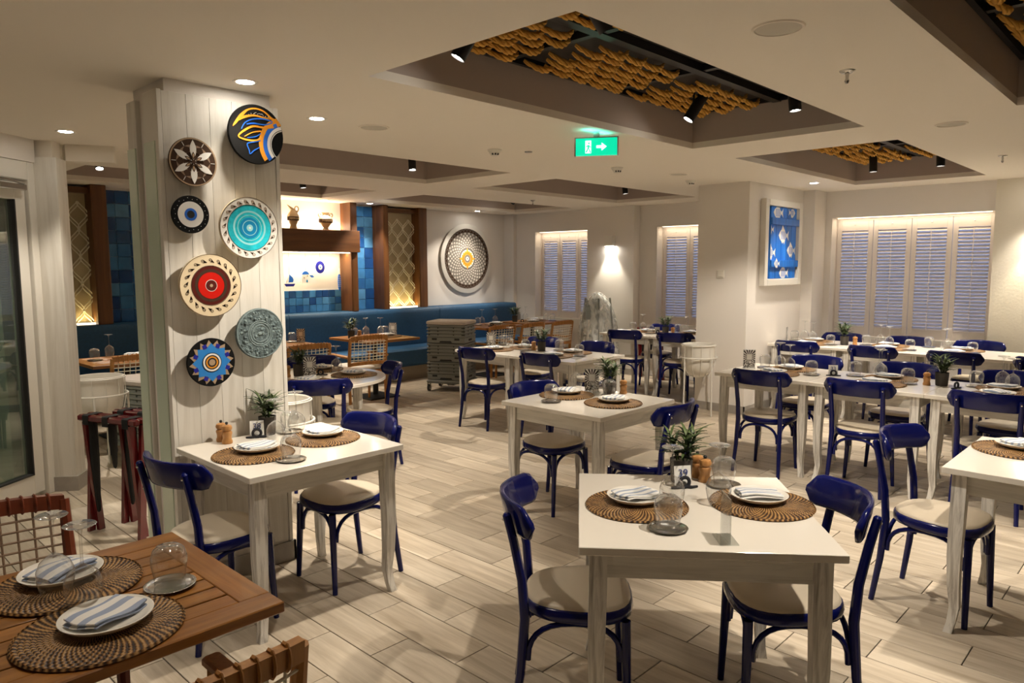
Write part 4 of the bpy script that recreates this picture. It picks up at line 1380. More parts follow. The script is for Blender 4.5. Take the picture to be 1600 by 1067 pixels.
# joined far tables
setting(5.44, 5.45, 'on joined far tables, next to the menu card', 60, .02, .05); setting(5.80, 5.34, 'on joined far tables, behind the first tumbler', 80)
setting(5.42, 4.62, 'on joined far tables, behind the second chair back', 85); setting(5.78, 4.66, 'on joined far tables, at the far corner', 70)
menu('black and white menu card on the joined far tables', (5.63, 5.72, TZ), R(-45))
tum(5.84, 5.73, 'beside menu card on the joined far tables'); tum(5.60, 5.17, 'before the pot on the joined far tables'); tum(5.86, 4.92, 'behind the pot on the joined far tables'); tum(5.62, 4.46, 'at near end of the joined far tables')
wine(5.70, 5.50, 'on the joined far tables, crate stack side'); wine(5.72, 4.80, 'on the joined far tables, white pier side')
plant('leafy plant in dark pot on the joined far tables', (5.71, 5.04, TZ), .4, v=0); mill('wooden mill beside the pot on the joined far tables', (5.70, 5.14, TZ))

# table 33 row
setting(5.76, 2.52, 'in table 33 row, in front of the menu card', 50); setting(6.10, 2.52, 'in table 33 row, across from the menu card end', 75)
setting(5.77, 1.73, 'in table 33 row, middle aisle place', 60); setting(6.10, 1.74, 'in table 33 row, middle far place', 75)
setting(5.78, .96, 'in table 33 row, last aisle place', 50); setting(6.10, .98, 'in table 33 row, last far place', 75)
menu('black and white menu card at the end of table 33 row', (5.93, 2.83, TZ), R(-50))
tum(6.05, 2.74, 'beside menu card in table 33 row'); tum(5.90, 2.28, 'next to the number 33 card'); tum(6.08, 2.0, 'behind the number 33 card'); tum(5.93, 1.575, 'next to the mill in table 33 row'); tum(6.12, 1.17, 'next to the dark coil in table 33 row')
wine(6.08, 2.62, 'at far place near menu card, table 33 row'); wine(5.97, 2.49, 'at aisle place near menu card, table 33 row')
wine(6.20, 1.86, 'at middle far place, table 33 row'); wine(6.09, 1.81, 'at middle aisle place, table 33 row')
wine(6.24, 1.03, 'at last far place, table 33 row'); wine(6.12, .95, 'at last aisle place, table 33 row')
number_card('white card numbered 33 in dark rope coil among joined tables', (5.965, 2.13, TZ), R(-60), '33')
number_card('dark rope coil without card in table 33 row', (5.93, 1.265, TZ), R(-20), None, False)
mill('wooden mill beside the plant of table 33 row', (5.965, 1.455, TZ))
plant('leafy plant in dark pot in table 33 row', (6.02, 1.37, TZ), .9, v=1)

# window row
setting(8.58, 3.28, 'in window row, under the fish board', 80); setting(8.20, 3.22, 'in window row, behind the first chair', 85)
setting(8.62, 2.48, 'in window row, second place by the shutters', 80); setting(8.25, 2.40, 'in window row, behind the second chair', 85)
setting(8.64, 1.78, 'in window row, third place by the shutters', 80); setting(8.28, 1.78, 'in window row, behind the third chair', 85)
menu('black and white menu card seen edge on in window row', (8.40, 3.55, TZ), R(15))
tum(8.55, 3.52, 'beside menu card in window row'); tum(8.28, 3.00, 'before the plant in window row'); tum(8.52, 2.70, 'beyond the plant in window row'); tum(8.30, 2.20, 'between second and third place, window row'); tum(8.74, 2.13, 'under the shutters in window row'); tum(8.42, 1.66, 'at third place in window row'); tum(8.45, .92, 'at the last table of window row')
wine(8.70, 3.46, 'under the fish board, farther one'); wine(8.54, 3.30, 'under the fish board, nearer one')
wine(8.66, 2.60, 'second place of window row, farther one'); wine(8.50, 2.46, 'second place of window row, nearer one')
wine(8.62, 1.93, 'third place of window row, farther one'); wine(8.50, 1.92, 'third place of window row, nearer one')
plant('leafy plant in dark pot in window row', (8.42, 2.90, TZ), .2, v=2); mill('wooden mill beside the plant of window row', (8.46, 2.80, TZ))

# far window table
setting(8.35, 5.42, 'on far window table, nearer the wrapped bundle', 70); setting(8.05, 5.62, 'on far window table, behind the first chair', 80); setting(8.50, 4.86, 'on far window table, nearer the white pier', 70)
tum(8.40, 5.72, 'at bundle end of far window table'); tum(8.12, 5.26, 'before the number card of far window table'); tum(8.48, 5.06, 'beyond the mill on far window table')
wine(8.46, 5.60, 'at bundle end of far window table'); wine(8.44, 4.92, 'at pier end of far window table')
number_card('small white card in dark coil on far window table', (8.20, 5.20, TZ), R(-40))
plant('leafy plant in dark pot on far window table', (8.22, 5.09, TZ), .5, v=0); mill('wooden mill beside the plant of far window table', (8.22, 4.98, TZ))

# cut off table, round table
setting(4.12, .60, 'on the cut off table', -20, .06, .0)
setting(3.38, 5.05, 'on round table, armchair side', 35); setting(2.92, 5.0, 'on round table, behind the near chair back', 40); setting(3.36, 5.52, 'on round table, far side', 70)
menu('black and white menu card on the round table', (3.08, 5.235, TZ), R(-35)); plant('leafy plant in dark pot on the round table', (3.04, 5.34, TZ), 1.1, v=1); mill('wooden mill beside the plant of round table', (2.95, 5.36, TZ))
wine(3.36, 5.28, 'on the round table'); number_card('dark rope coil on round table behind menu card', (3.19, 5.25, TZ), R(-40), None, False)
tum(2.78, 5.30, 'on the round table near column')

# teak tables
setting(.545, 2.255, 'on near teak table, farther from picture bottom', 28, .0, .055, 'napkin_wide'); setting(.525, 1.905, 'on near teak table, front placemat', 28, .02, .02, 'napkin_wide')
tum(.742, 2.04, 'on the near teak table')
wine(.505, 2.20, 'on near teak table, farther one'); wine(.535, 2.065, 'on near teak table, nearer one')
setting(5.60, 7.60, 'on bench table with plant', 30); wine(5.50, 7.92, 'on bench table, first of two'); wine(5.66, 7.82, 'on bench table, nearer the menu card')
plant('leafy plant in dark pot on the bench table', (5.14, 7.72, TZ), 0, v=2); mill('wooden mill on the bench table with plant', (5.25, 7.70, TZ)); tum(5.28, 7.86, 'behind plant on the bench table'); menu('black and white menu card on the bench table with plant', (5.74, 7.66, TZ), R(-45)); tum(5.72, 7.80, 'beside menu card on the bench table')
tum(4.40, 7.86, 'on bench table half hidden by column'); menu('black and white menu card on bench table half hidden by column', (4.46, 7.76, TZ), R(-45))
setting(7.90, 7.90, 'on bench table beyond the crate stack', 30); wine(7.78, 8.10, 'on bench table beyond crates, first'); wine(8.05, 8.08, 'on bench table beyond crates, second'); tum(7.62, 8.02, 'on bench table beyond the crates'); number_card('dark rope coil on bench table beyond crates', (7.60, 7.70, TZ), R(-40), None, False)
plant('leafy plant in dark pot at end of the bench', (8.50, 8.08, TZ), .3, v=0); setting(8.92, 8.02, 'on bench table under far shutters', 30); setting(8.62, 7.78, 'on last bench table, near edge', 30)
wine(8.86, 8.18, 'on bench table under far shutters, first'); wine(9.06, 7.90, 'on bench table under far shutters, second'); tum(9.06, 7.76, 'on bench table under far shutters'); number_card('dark rope coil on last bench table', (8.48, 7.90, TZ), R(-40), None, False)
tum(2.22, 7.70, 'on table seen behind door post'); wine(2.42, 7.92, 'on table seen behind door post'); wine(2.70, 7.80, 'on table behind door post, near column'); setting(2.60, 7.74, 'on table seen behind door post', 30)

# ---------------------------------------------------------------- plates on the column
# wall discs are modelled face up, then stood on the wall facing -y
def disc(label, x, z, r, y=CY, depth=.03, rim='black_art', name='wall_plate', cat='wall plate', bowl=False, off=.038):
    if off: f = (CY - off - depth) / 3.63; x *= f; z = CAM_Z + (z - CAM_Z) * f
    t = thing(name, label, cat, (x, y - off, z), rot=(PI / 2, 0, 0))
    if off: MB().lathe([(0, -off), (r * .35, -off), (r * .35, .002), (0, .002)], 20, 'taupe').build('hanger', t)
    mb = MB()
    if bowl: mb.lathe([(0, 0), (r * .45, 0), (r * .92, depth * .8), (r, depth), (r * .985, depth + .004), (r * .70, depth * .62), (0, depth * .60)], 56, rim)
    else: mb.lathe([(0, 0), (r * .9, 0), (r, depth * .55), (r, depth * .9), (r * .985, depth), (0, depth)], 56, rim)
    mb.build('disc', t, smooth=50)
    return t
def rings(t, r, rr, z, name='ring'):
    """concentric painted rings, (outer, inner, material) in units of the radius"""
    for k, (a, b, m) in enumerate(rr):
        MB().lathe([(b * r, z + .0004 * k), (a * r, z + .0004 * k), (a * r, z + .0010 + .0004 * k), (b * r, z + .0010 + .0004 * k), (b * r, z + .0004 * k)] if b > 0 else [(0, z + .0004 * k), (a * r, z + .0004 * k), (a * r, z + .001 + .0004 * k), (0, z + .001 + .0004 * k)], 48, m).build(name, t, smooth=20)
def petal(r0, r1, wd, a, n=7, bulge=.5):
    L = []; Rr = []
    for k in range(n + 1):
        u = k / n; h = wd * math.sin(PI * u ** bulge) / 2 if 0 < k < n else 0
        rr_ = r0 + (r1 - r0) * u
        c, s = math.cos(a), math.sin(a)
        L.append((rr_ * c - h * s, rr_ * s + h * c)); Rr.append((rr_ * c + h * s, rr_ * s - h * c))
    return Rr + list(reversed(L[1:-1]))

# 1 black basket with orange and blue sweep
t = disc('black woven wall plate with orange leaf and blue arc, top of column', 1.872, 2.341, .150, depth=.035)
r = .150; z = .0355
def band(c0, ra, rb, m, zz, name):
    P = []
    for k in range(60):
        a = 2 * PI * k / 60; a2 = 2 * PI * (k + 1) / 60
        def pt(rr_, an): return Vector((c0[0] + rr_ * math.cos(an), c0[1] + rr_ * math.sin(an)))
        q = [pt(ra, a), pt(rb, a), pt(rb, a2), pt(ra, a2)]
        if all(p.length < .985 for p in q): P.append([(p.x * r, p.y * r) for p in q])
    mb = MB()
    for q in P: mb.prism(q, zz, zz + .0012, m)
    if mb.v: mb.build(name, t)
C1 = (1.05, -.30)
band(C1, .52, .545, 'white_paint', z, 'dotted_edge'); band(C1, .57, .68, 'white_paint', z, 'white_arc'); band(C1, .68, .83, 'blue', z, 'blue_arc'); band(C1, .83, .98, 'orange', z, 'orange_arc')
def brush(pts, wd, m, name, zz=z + .0004):
    P = []; W_ = []
    for i in range(len(pts) - 1):
        p0, p1_, p2_, p3_ = (Vector(pts[max(i - 1, 0)]), Vector(pts[i]), Vector(pts[i + 1]), Vector(pts[min(i + 2, len(pts) - 1)]))
        for q in range(6):
            u = q / 6
            P.append(.5 * ((2 * p1_) + (p2_ - p0) * u + (2 * p0 - 5 * p1_ + 4 * p2_ - p3_) * u * u + (3 * p1_ - p0 - 3 * p2_ + p3_) * u ** 3))
            W_.append((wd[i] * (1 - u) + wd[i + 1] * u) * .72)
    P.append(Vector(pts[-1])); W_.append(wd[-1] * .72)
    pts = [p if p.length < .93 else p * (.93 / p.length) for p in P]; wd = W_
    mb = MB(); mb.ribbon([(p[0] * r, p[1] * r) for p in pts], [w_ * r for w_ in wd], zz, zz + .0014, m); mb.build(name, t)
brush([(.95, .42), (.75, .52), (.55, .62), (.30, .80), (.0, .86), (-.3, .78), (-.55, .55), (-.75, .30), (-.84, .18)], [.22, .16, .09, .07, .07, .08, .16, .1, .02], 'orange', 'orange_leaf')
brush([(.55, .58), (.25, .60), (-.1, .62), (-.45, .52), (-.62, .40)], [.05, .07, .09, .12, .05], 'orange', 'orange_leaf')
brush([(.60, .50), (.30, .55), (-.1, .50), (-.40, .35), (-.55, .12)], [.04, .06, .06, .05, .03], 'blue', 'blue_leaf')
brush([(.60, .47), (.30, .36), (-.1, .36), (-.35, .30)], [.04, .06, .07, .05], 'blue', 'blue_leaf')
brush([(.62, .36), (.30, .26), (-.1, .26), (-.42, .10), (-.66, -.13), (-.40, -.22), (.0, -.20), (.22, .0), (.32, .22)], [.2, .1, .1, .09, .06, .08, .09, .12, .16], 'orange', 'orange_leaf')
brush([(.15, .13), (-.15, .05), (-.45, -.12)], [.06, .05, .03], 'orange', 'orange_leaf')
brush([(.15, .05), (-.05, -.08), (-.35, -.15)], [.03, .05, .03], 'blue', 'blue_leaf')
brush([(.12, -.20), (-.18, -.28), (-.36, -.36), (-.30, -.56), (-.27, -.68), (-.12, -.55), (.10, -.42)], [.05, .05, .05, .05, .04, .05, .04], 'blue', 'blue_leaf')
mb = MB()
rr = random.Random(3)
for k in range(26):
    u, v = rr.random(), rr.random()
    x, y = -.38 + .85 * u, .62 + .20 * (1 - u * .6) * (v - .2)
    mb.lathe([(0, z), (.0016, z), (.0016, z + .001), (0, z + .001)], 6, 'white_paint', (x * r, y * r, 0))
mb.build('white_dots', t)

# 2 brown plate with six white petals
t = disc('brown wall plate with white six petal flower', 1.536, 2.167, .1165, depth=.022, rim='brown_dark'); r = .1165; z = .0222
rings(t, r, [(.99, .93, 'tan'), (.93, .70, 'brown_dark'), (.70, .42, 'taupe')], z)
for k in range(6):
    a = R(90 + 60 * k)
    mb = MB(); mb.prism(petal(.40 * r, .70 * r, .34 * r, a + R(30), bulge=.9), z + .0016, z + .0024, 'brown_dark'); mb.build('brown_petal', t)
for k in range(6):
    a = R(90 + 60 * k)
    mb = MB(); mb.prism(petal(.06 * r, .90 * r, .27 * r, a, bulge=1.15), z + .002, z + .0034, 'white_paint'); mb.prism(petal(.10 * r, .42 * r, .13 * r, a, bulge=1), z + .0034, z + .004, 'brown_dark'); mb.prism(petal(.16 * r, .36 * r, .07 * r, a, bulge=1), z + .004, z + .0045, 'tan')
    mb.build('white_petal', t)
    mb = MB(); mb.ribbon([(.72 * r * math.cos(a + R(30)), .72 * r * math.sin(a + R(30))), (.90 * r * math.cos(a + R(30)), .90 * r * math.sin(a + R(30)))], .022 * r, z + .001, z + .003, 'white_paint'); mb.build('white_tick', t)
mb = MB(); mb.lathe([(0, z), (.08 * r, z), (.08 * r, z + .005), (0, z + .005)], 16, 'brown_dark'); mb.build('flower_eye', t)

# 3 evil-eye style black and white plate
t = disc('small black wall plate with white ring and blue eye', 1.511, 1.912, .0915, depth=.022); r = .0915; z = .0222
rings(t, r, [(.68, 0, 'white_paint'), (.33, 0, 'blue'), (.20, 0, 'ink_black')], z)
mb = MB()
for k in range(22):
    a = 2 * PI * k / 22; q = .80 if k % 2 else .88
    mb.lathe([(0, z), (.0016, z), (.0016, z + .001), (0, z + .001)], 6, 'white_paint', (q * r * math.cos(a), q * r * math.sin(a), 0))
mb.build('white_dots', t)

def scrolls(t, r, z, n, ra, m, name='scroll_border'):
    mb = MB(); da = 2 * PI / n
    for k in range(n):
        a0 = da * k
        P = []
        for q in range(6):
            u = q / 6; an = a0 - da * .55 * (1 - u); rad = ra - .075 + .02 * u
            P.append((rad * r * math.cos(an), rad * r * math.sin(an)))
        cx, cy = ra * r * math.cos(a0), ra * r * math.sin(a0)
        for q in range(17):
            v = q / 16; rho = r * (.060 - .048 * v); an = a0 + PI + v * 2 * PI * 1.25
            P.append((cx + rho * math.cos(an), cy + rho * math.sin(an)))
        mb.ribbon(P, .015 * r, z, z + .0012, m)
    mb.build(name, t)
# 4 turquoise dish
t = disc('large turquoise swirl wall plate with pink scroll border', 1.812, 1.857, .157, depth=.035, rim='cream_glaze', bowl=False); r = .157; z = .0352
rings(t, r, [(.99, .74, 'white_cream'), (.74, 0, 'turq'), (.56, .50, 'turq_light'), (.42, .40, 'turq_light'), (.34, 0, 'turq_dark'), (.25, .23, 'turq_light'), (.11, 0, 'turq_light'), (.04, 0, 'white_paint')], z)
scrolls(t, r, z + .0014, 22, .87, 'taupe')
rings(t, r, [(1.0, .985, 'brown_dark'), (.755, .74, 'brown_dark')], z + .001)
# 5 red plate
t = disc('large red and cream wall plate with dark scroll border', 1.596, 1.562, .156, depth=.035, rim='cream_glaze'); r = .156; z = .0352
rings(t, r, [(.99, .62, 'cream_glaze'), (.62, 0, 'maroon'), (.52, .44, 'brown_dark'), (.42, 0, 'red_glaze'), (.19, .175, 'white_cream'), (.175, 0, 'maroon'), (.05, 0, 'tan')], z)
scrolls(t, r, z + .0014, 20, .81, 'brown_dark')
rings(t, r, [(1.0, .985, 'brown_dark'), (.64, .625, 'brown_dark')], z + .001)
# 6 stone relief
t = disc('grey green carved stone wall plate with figures in relief', 1.849, 1.302, .133, depth=.03, rim='stone'); r = .133; z = .030
for q in (.96, .50, .43, .33):
    MB().tube([(q * r * math.cos(2 * PI * k / 40), q * r * math.sin(2 * PI * k / 40), z) for k in range(40)], .022 * r, 6, 'stone_edge', closed=True).build('raised_ring', t)
mb = MB(); rr = random.Random(9)
for k in range(24):
    a = 2 * PI * k / 24
    for q in range(4):
        d, s_ = rr.uniform(.56, .90), rr.uniform(.03, .062); an = a + rr.uniform(-.09, .09)
        ball(mb, (d * r * math.cos(an), d * r * math.sin(an), z), s_ * r, 'stone_edge' if rr.random() < .5 else 'stone', 4)
for k in range(14):
    an, d = rr.uniform(0, 6.3), rr.uniform(0, .26)
    ball(mb, (d * r * math.cos(an), d * r * math.sin(an), z), rr.uniform(.03, .06) * r, 'stone_edge', 4)
mb.build('relief_figures', t, kind='stuff')
# 7 star plate
t = disc('black woven wall plate with blue star and tan triangles', 1.581, 1.173, .122, depth=.03); r = .122; z = .0302
def star(mb, n, ra, rb, m, z0, z1, ph=0):
    mb.prism([((ra if k % 2 == 0 else rb) * r * math.cos(ph + PI * k / n), (ra if k % 2 == 0 else rb) * r * math.sin(ph + PI * k / n)) for k in range(2 * n)], z0, z1, m)
mb = MB(); star(mb, 16, .93, .72, 'tan', z, z + .0012, .1); mb.build('tan_triangles', t)
mb = MB()
for k in range(8):
    a = PI / 8 + 2 * PI * k / 8
    c, s = math.cos(a), math.sin(a)
    q = .085
    mb.prism([((.71 * c + d * c - e * s) * r, (.71 * s + d * s + e * c) * r) for d, e in ((-q, -q), (q, -q), (q, q), (-q, q))], z + .0012, z + .0026, 'deep_blue')
mb.build('dark_blue_squares', t)
mb = MB(); star(mb, 8, .80, .60, 'sky_blue', z + .0012, z + .0020, 0); mb.build('blue_star', t)
rings(t, r, [(.40, 0, 'ink_black'), (.37, .30, 'white_paint'), (.25, .19, 'orange'), (.13, 0, 'tan')], z + .003)

# big mandala plate on the north wall
t = disc('large round mandala wall plate with cream rim and golden sun', 8.317, 1.788, .577, y=YW - .001, depth=.045, rim='white_cream', name='mandala_plate', off=0); r = .577; z = .0455
rings(t, r, [(.865, .76, 'brown_dark'), (.76, 0, 'plate_grey'), (.285, .265, 'ink_black'), (.265, 0, 'white_cream'), (.115, 0, 'plate_grey'), (.06, 0, 'white_cream'), (.02, 0, 'ink_black')], z)
mb = MB()
for k in range(40):
    a = 2 * PI * k / 40; b = a + 2 * PI / 40
    mb.ribbon([(.78 * r * math.cos(a), .78 * r * math.sin(a)), (.84 * r * math.cos(a + .04), .84 * r * math.sin(a + .04)), (.84 * r * math.cos(b - .02), .84 * r * math.sin(b - .02)), (.80 * r * math.cos(b - .02), .80 * r * math.sin(b - .02))], .014 * r, z + .001, z + .003, 'plate_grey')
mb.build('key_border', t)
mb = MB(); mb2 = MB()
for q in range(7):
    rad = .34 + .064 * q; n = 30
    for k in range(n):
        a = 2 * PI * (k + .5 * (q % 2)) / n
        s = .021 + .0016 * q
        P = [(rad * r * math.cos(a) + s * r * math.cos(a + th) * 1.0, rad * r * math.sin(a) + s * r * math.sin(a + th)) for th in [2 * PI * i / 8 for i in range(8)]]
        mb.prism(P, z + .0018, z + .0028, 'white_cream')
        P = [((rad - .006) * r * math.cos(a) + s * .5 * r * math.cos(a + th), (rad - .006) * r * math.sin(a) + s * .5 * r * math.sin(a + th)) for th in [2 * PI * i / 6 for i in range(6)]]
        mb2.prism(P, z + .0028, z + .0034, 'taupe')
mb.build('scale_pattern', t, kind='stuff'); mb2.build('scale_centres', t, kind='stuff')
mb = MB()
for k in range(16):
    a = 2 * PI * k / 16
    mb.prism(petal(.11 * r, (.31 if k % 4 == 0 else .25) * r, (.095 * r), a, bulge=.7), z + .003, z + .0045, 'gold')
mb.build('sun_ray', t)

# vases on the shelf beam
def vase(label, x, kind, s=1.0):
    t = thing('antique_vase', label, 'vase', (x, YW - .26, 2.1605), rot=(0, 0, 0))
    mb = MB()
    if kind == 'jug':
        mb.lathe([(0, 0), (.05, 0), (.052, .02), (.045, .05), (.062, .09), (.080, .14), (.078, .175), (.058, .21), (.034, .235), (.030, .25)], 24, 'vase', sy=.7)
        mb.add([(-.03, -.02, .245), (.03, -.02, .245), (.03, .02, .245), (-.03, .02, .245), (-.085, -.004, .315), (.0, -.016, .27), (.0, .016, .27), (-.085, .004, .315)], [(0, 1, 5, 4), (1, 2, 6, 5), (2, 3, 7, 6), (3, 0, 4, 7), (4, 5, 6, 7)], 'vase')
        mb.build('vase_body', t)
        P = [(.055, 0, .215)] + [(.055 + .028 * math.cos(a), 0, .265 + .032 * math.sin(a)) for a in [-.6 + 5.6 * k / 12 for k in range(13)]]
        MB().tube(P, .009, 6, 'vase').build('handle', t); zb, rb = .135, .0800
        fz = (.012, .040)
    else:
        mb.lathe([(0, 0), (.045, 0), (.048, .012), (.035, .03), (.060, .06), (.095, .11), (.098, .145), (.085, .175), (.050, .195), (.045, .215), (.056, .232), (.056, .238), (.04, .238)], 24, 'vase', sy=.7)
        mb.build('vase_body', t)
        for s_ in (-1, 1):
            MB().tube([(s_ * (.088 + .022 * math.cos(a)), 0, .205 + .024 * math.sin(a)) for a in [2 * PI * k / 12 for k in range(12)]], .010, 6, 'vase', closed=True).build('handle', t)
        zb, rb = .125, .0975
    b = MB(); b.lathe([(rb * .975, zb - .026), (rb + .0015, zb - .022), (rb + .0025, zb), (rb + .0015, zb + .022), (rb * .965, zb + .026)], 28, 'brown_dark', sy=.72); b.build('dark_band', t)
    b = MB()
    for k in range(7):
        u = -.75 + 1.5 * k / 6; xx = rb * math.sin(u); yy = -rb * .72 * math.cos(u) - .004
        b.ribbon([(-.007, -.010), (-.007, .008), (.006, .008), (.006, -.004), (0, -.004)], .0032, 0, .002, None)
    b = MB()
    for k in range(7):
        u = -.85 + 1.7 * k / 6
        T_ = Matrix.Translation((rb * 1.03 * math.sin(u), -rb * .755 * math.cos(u), zb)) @ Matrix.Rotation(u * .8, 4, 'Z') @ Matrix.Rotation(PI / 2, 4, 'X')
        c = MB(); c.ribbon([(-.009, -.014), (-.009, .013), (.009, .013), (.009, -.006), (0, -.006), (0, .004)], .005, -.001, .0015, 'vase')
        b.add([T_ @ Vector(p) for p in c.v], c.f, 'vase')
    b.build('key_pattern', t)
    return t
vase('tan jug shaped vase with dark key band on shelf beam', 5.00, 'jug'); vase('tan two handled vase with dark key band on shelf beam', 5.49, 'amphora')

# charms hanging below the shelf beam
def charm(label, x, ztop, zc):
    t = thing('hanging_charm', label, 'ornament', (x, YW - .13, 0))
    MB().tube([(0, 0, 1.845), (0, 0, ztop)], .0022, 5, 'taupe').build('string', t)
    return t
t = charm('blue and white sailing boat charm hanging by the column', 4.985, 1.56, 1.47)
T_ = Matrix.Translation((0, 0, 1.47)) @ Matrix.Rotation(PI / 2, 4, 'X')
def wallshape(name, t, T_, polys):
    mb = MB()
    for poly, z0, z1, m in polys:
        c = MB(); c.prism(poly, z0, z1, m); mb.add([T_ @ Vector(p) for p in c.v], c.f, m)
    return mb.build(name, t)
wallshape('hull', t, T_, [([(-.075, -.035), (.085, -.035), (.06, -.072), (-.05, -.072)], -.006, .006, 'deep_blue')])
wallshape('sail', t, T_, [([(-.01, -.02), (.005, .09), (.05, .05), (.065, .015), (.055, -.015)], -.004, .004, 'blue'), ([(-.02, -.02), (-.06, -.02), (-.005, .09)], -.004, .004, 'white_paint')])
t = charm('white chapel charm with blue domes on string', 5.235, 1.60, 1.5)
T_ = Matrix.Translation((.0, 0, 1.5)) @ Matrix.Rotation(PI / 2, 4, 'X')
wallshape('chapel_body', t, T_, [([(-.075, -.06), (.165, -.06), (.14, -.02), (.10, .0), (.06, .03), (.045, .055), (-.055, .055), (-.075, .0)], -.012, .012, 'white_paint')])
wallshape('chapel_dome', t, T_, [([(-.055, .056)] + [(-.005 + .05 * math.cos(a), .056 + .045 * math.sin(a)) for a in [PI * k / 10 for k in range(9, 0, -1)]] + [(.045, .056)], -.010, .010, 'blue'), ([(.06, .026), (.065, .045), (.10, .045), (.125, .02), (.09, .012)], -.010, .010, 'blue')])
wallshape('chapel_window', t, T_, [([(.0, -.05), (.02, -.05), (.02, -.02), (.01, -.012), (0, -.02)], .012, .014, 'turq_dark'), ([(-.04, .005), (-.025, .005), (-.025, .02), (-.04, .02)], .012, .014, 'taupe'), ([(.01, .03), (.025, .03), (.025, .045), (.01, .045)], .012, .014, 'taupe')])
t = charm('round deep blue eye charm hanging on string', 5.46, 1.74, 1.655)
T_ = Matrix.Translation((0, 0, 1.655)) @ Matrix.Rotation(PI / 2, 4, 'X')
def circ(cx, cy, rx, ry=None, n=20): return [(cx + rx * math.cos(2 * PI * k / n), cy + (ry or rx) * math.sin(2 * PI * k / n)) for k in range(n)]
wallshape('eye_disc', t, T_, [(circ(0, 0, .070, .085), -.006, .006, 'deep_blue')]); wallshape('eye_white', t, T_, [(circ(0, 0, .030, .036), .006, .008, 'white_paint')]); wallshape('eye_pupil', t, T_, [(circ(.0, 0, .010, .012), .008, .010, 'blue')])
t = charm('slim blue fish charm hanging beside wooden post', 5.765, 1.62, 1.45)
T_ = Matrix.Translation((0, 0, 1.45)) @ Matrix.Rotation(PI / 2, 4, 'X')
wallshape('white_block', t, T_, [([(-.012, .11), (.012, .11), (.012, .19), (-.012, .19)], -.006, .006, 'white_paint')])
wallshape('fish_body', t, T_, [([(0, -.13), (.018, -.09), (.024, 0), (.018, .08), (0, .108), (-.018, .08), (-.024, 0), (-.018, -.09)], -.008, .008, 'blue')])
mb = MB()
for k in range(6):
    c = MB(); c.ribbon([(-.018, -.07 + .028 * k), (0, -.06 + .028 * k), (.018, -.07 + .028 * k)], .005, .008, .0095, 'white_paint'); mb.add([T_ @ Vector(p) for p in c.v], c.f, 'white_paint')
mb.build('fish_scales', t)

# ---------------------------------------------------------------- blue shutter board in a white box frame
bx0, bx1, bz0, bz1, by = 7.80, 8.80, 1.425, 2.395, 3.64
fb = thing('framed_shutter', 'blue plank shutter with white fish in white box frame', 'wall art', ((bx0 + bx1) / 2, by, (bz0 + bz1) / 2))
hw, hh = (bx1 - bx0) / 2, (bz1 - bz0) / 2
MB().box(-hw + .01, -.012, -hh + .01, hw - .01, -.002, hh - .01, 'white_cream').build('backing', fb)
for nm, bxs in (('frame_side', (-hw, -hw + .085)), ('frame_side', (hw - .085, hw))):
    MB().box(bxs[0], -.065, -hh, bxs[1], -.001, hh, 'white_cream', c=.004).build(nm, fb)
for z0, z1 in ((-hh, -hh + .075), (hh - .07, hh)):
    MB().box(-hw + .086, -.065, z0, hw - .086, -.001, z1, 'white_cream', c=.004).build('frame_side', fb)
x0, x1 = 7.985 - (bx0 + bx1) / 2, 8.685 - (bx0 + bx1) / 2
z0, z1 = 1.505 - (bz0 + bz1) / 2, 2.322 - (bz0 + bz1) / 2
pwid = (x1 - x0) / 5
for k in range(5):
    MB().box(-pwid / 2 + .0025, -.040, z0, pwid / 2 - .0025, -.014, z1 - .006 * (k % 2), 'blue_board', c=.003).build('board_plank', fb, (x0 + pwid * (k + .5), 0, 0))
for zc, xr in ((.245, .075), (-.235, .065)):
    MB().box(x0 - .01, -.062, zc - .04, x1 + xr, -.0405, zc + .04, 'blue_board', c=.004).build('ledge', fb)
def fish(cx, cz, s, flip=1, yy=-.0412):
    o = fb
    mb = MB()
    body = [(-1, 0), (-.75, .28), (-.45, .48), (-.25, .85), (.0, .62), (.2, .42), (.5, .16), (.62, .10), (1.0, .42), (.88, 0), (1.0, -.42), (.62, -.10), (.5, -.16), (.25, -.45), (.12, -.75), (-.05, -.52), (-.25, -.68), (-.45, -.48), (-.75, -.28)]
    P = [(cx + x * s * flip, cz + z * s) for x, z in body]
    P = [(min(max(x, x0 + .004), x1 - .004), min(max(z, z0 + .004), z1 - .01)) for x, z in P]
    flat(mb, P, yy - .0006, yy, 'white_paint')
    for k in range(4):
        xa = cx + (-.45 + .25 * k) * s * flip
        if x0 + .01 < xa < x1 - .01: flat(mb, [(xa - .05 * s, cz - .34 * s), (xa + .05 * s, cz - .34 * s), (xa + .05 * s, cz + .34 * s), (xa - .05 * s, cz + .34 * s)], yy - .0012, yy - .0006, 'blue_board')
    mb.build('fish_print', o)
for cx, cz, s, f_ in ((.03, .09, .14, 1), (-.13, .345, .13, 1), (.25, -.08, .12, 1), (-.30, -.11, .12, 1), (.06, -.345, .125, 1), (.24, .36, .09, -1), (-.32, .15, .08, 1)):
    fish(cx, cz, s, f_)
fish(-.18, -.235, .075, 1, -.063)
MB().box(-.2, -.0665, -hh - .006, hw - .1, -.0655, -hh + .012, 'white_cream')

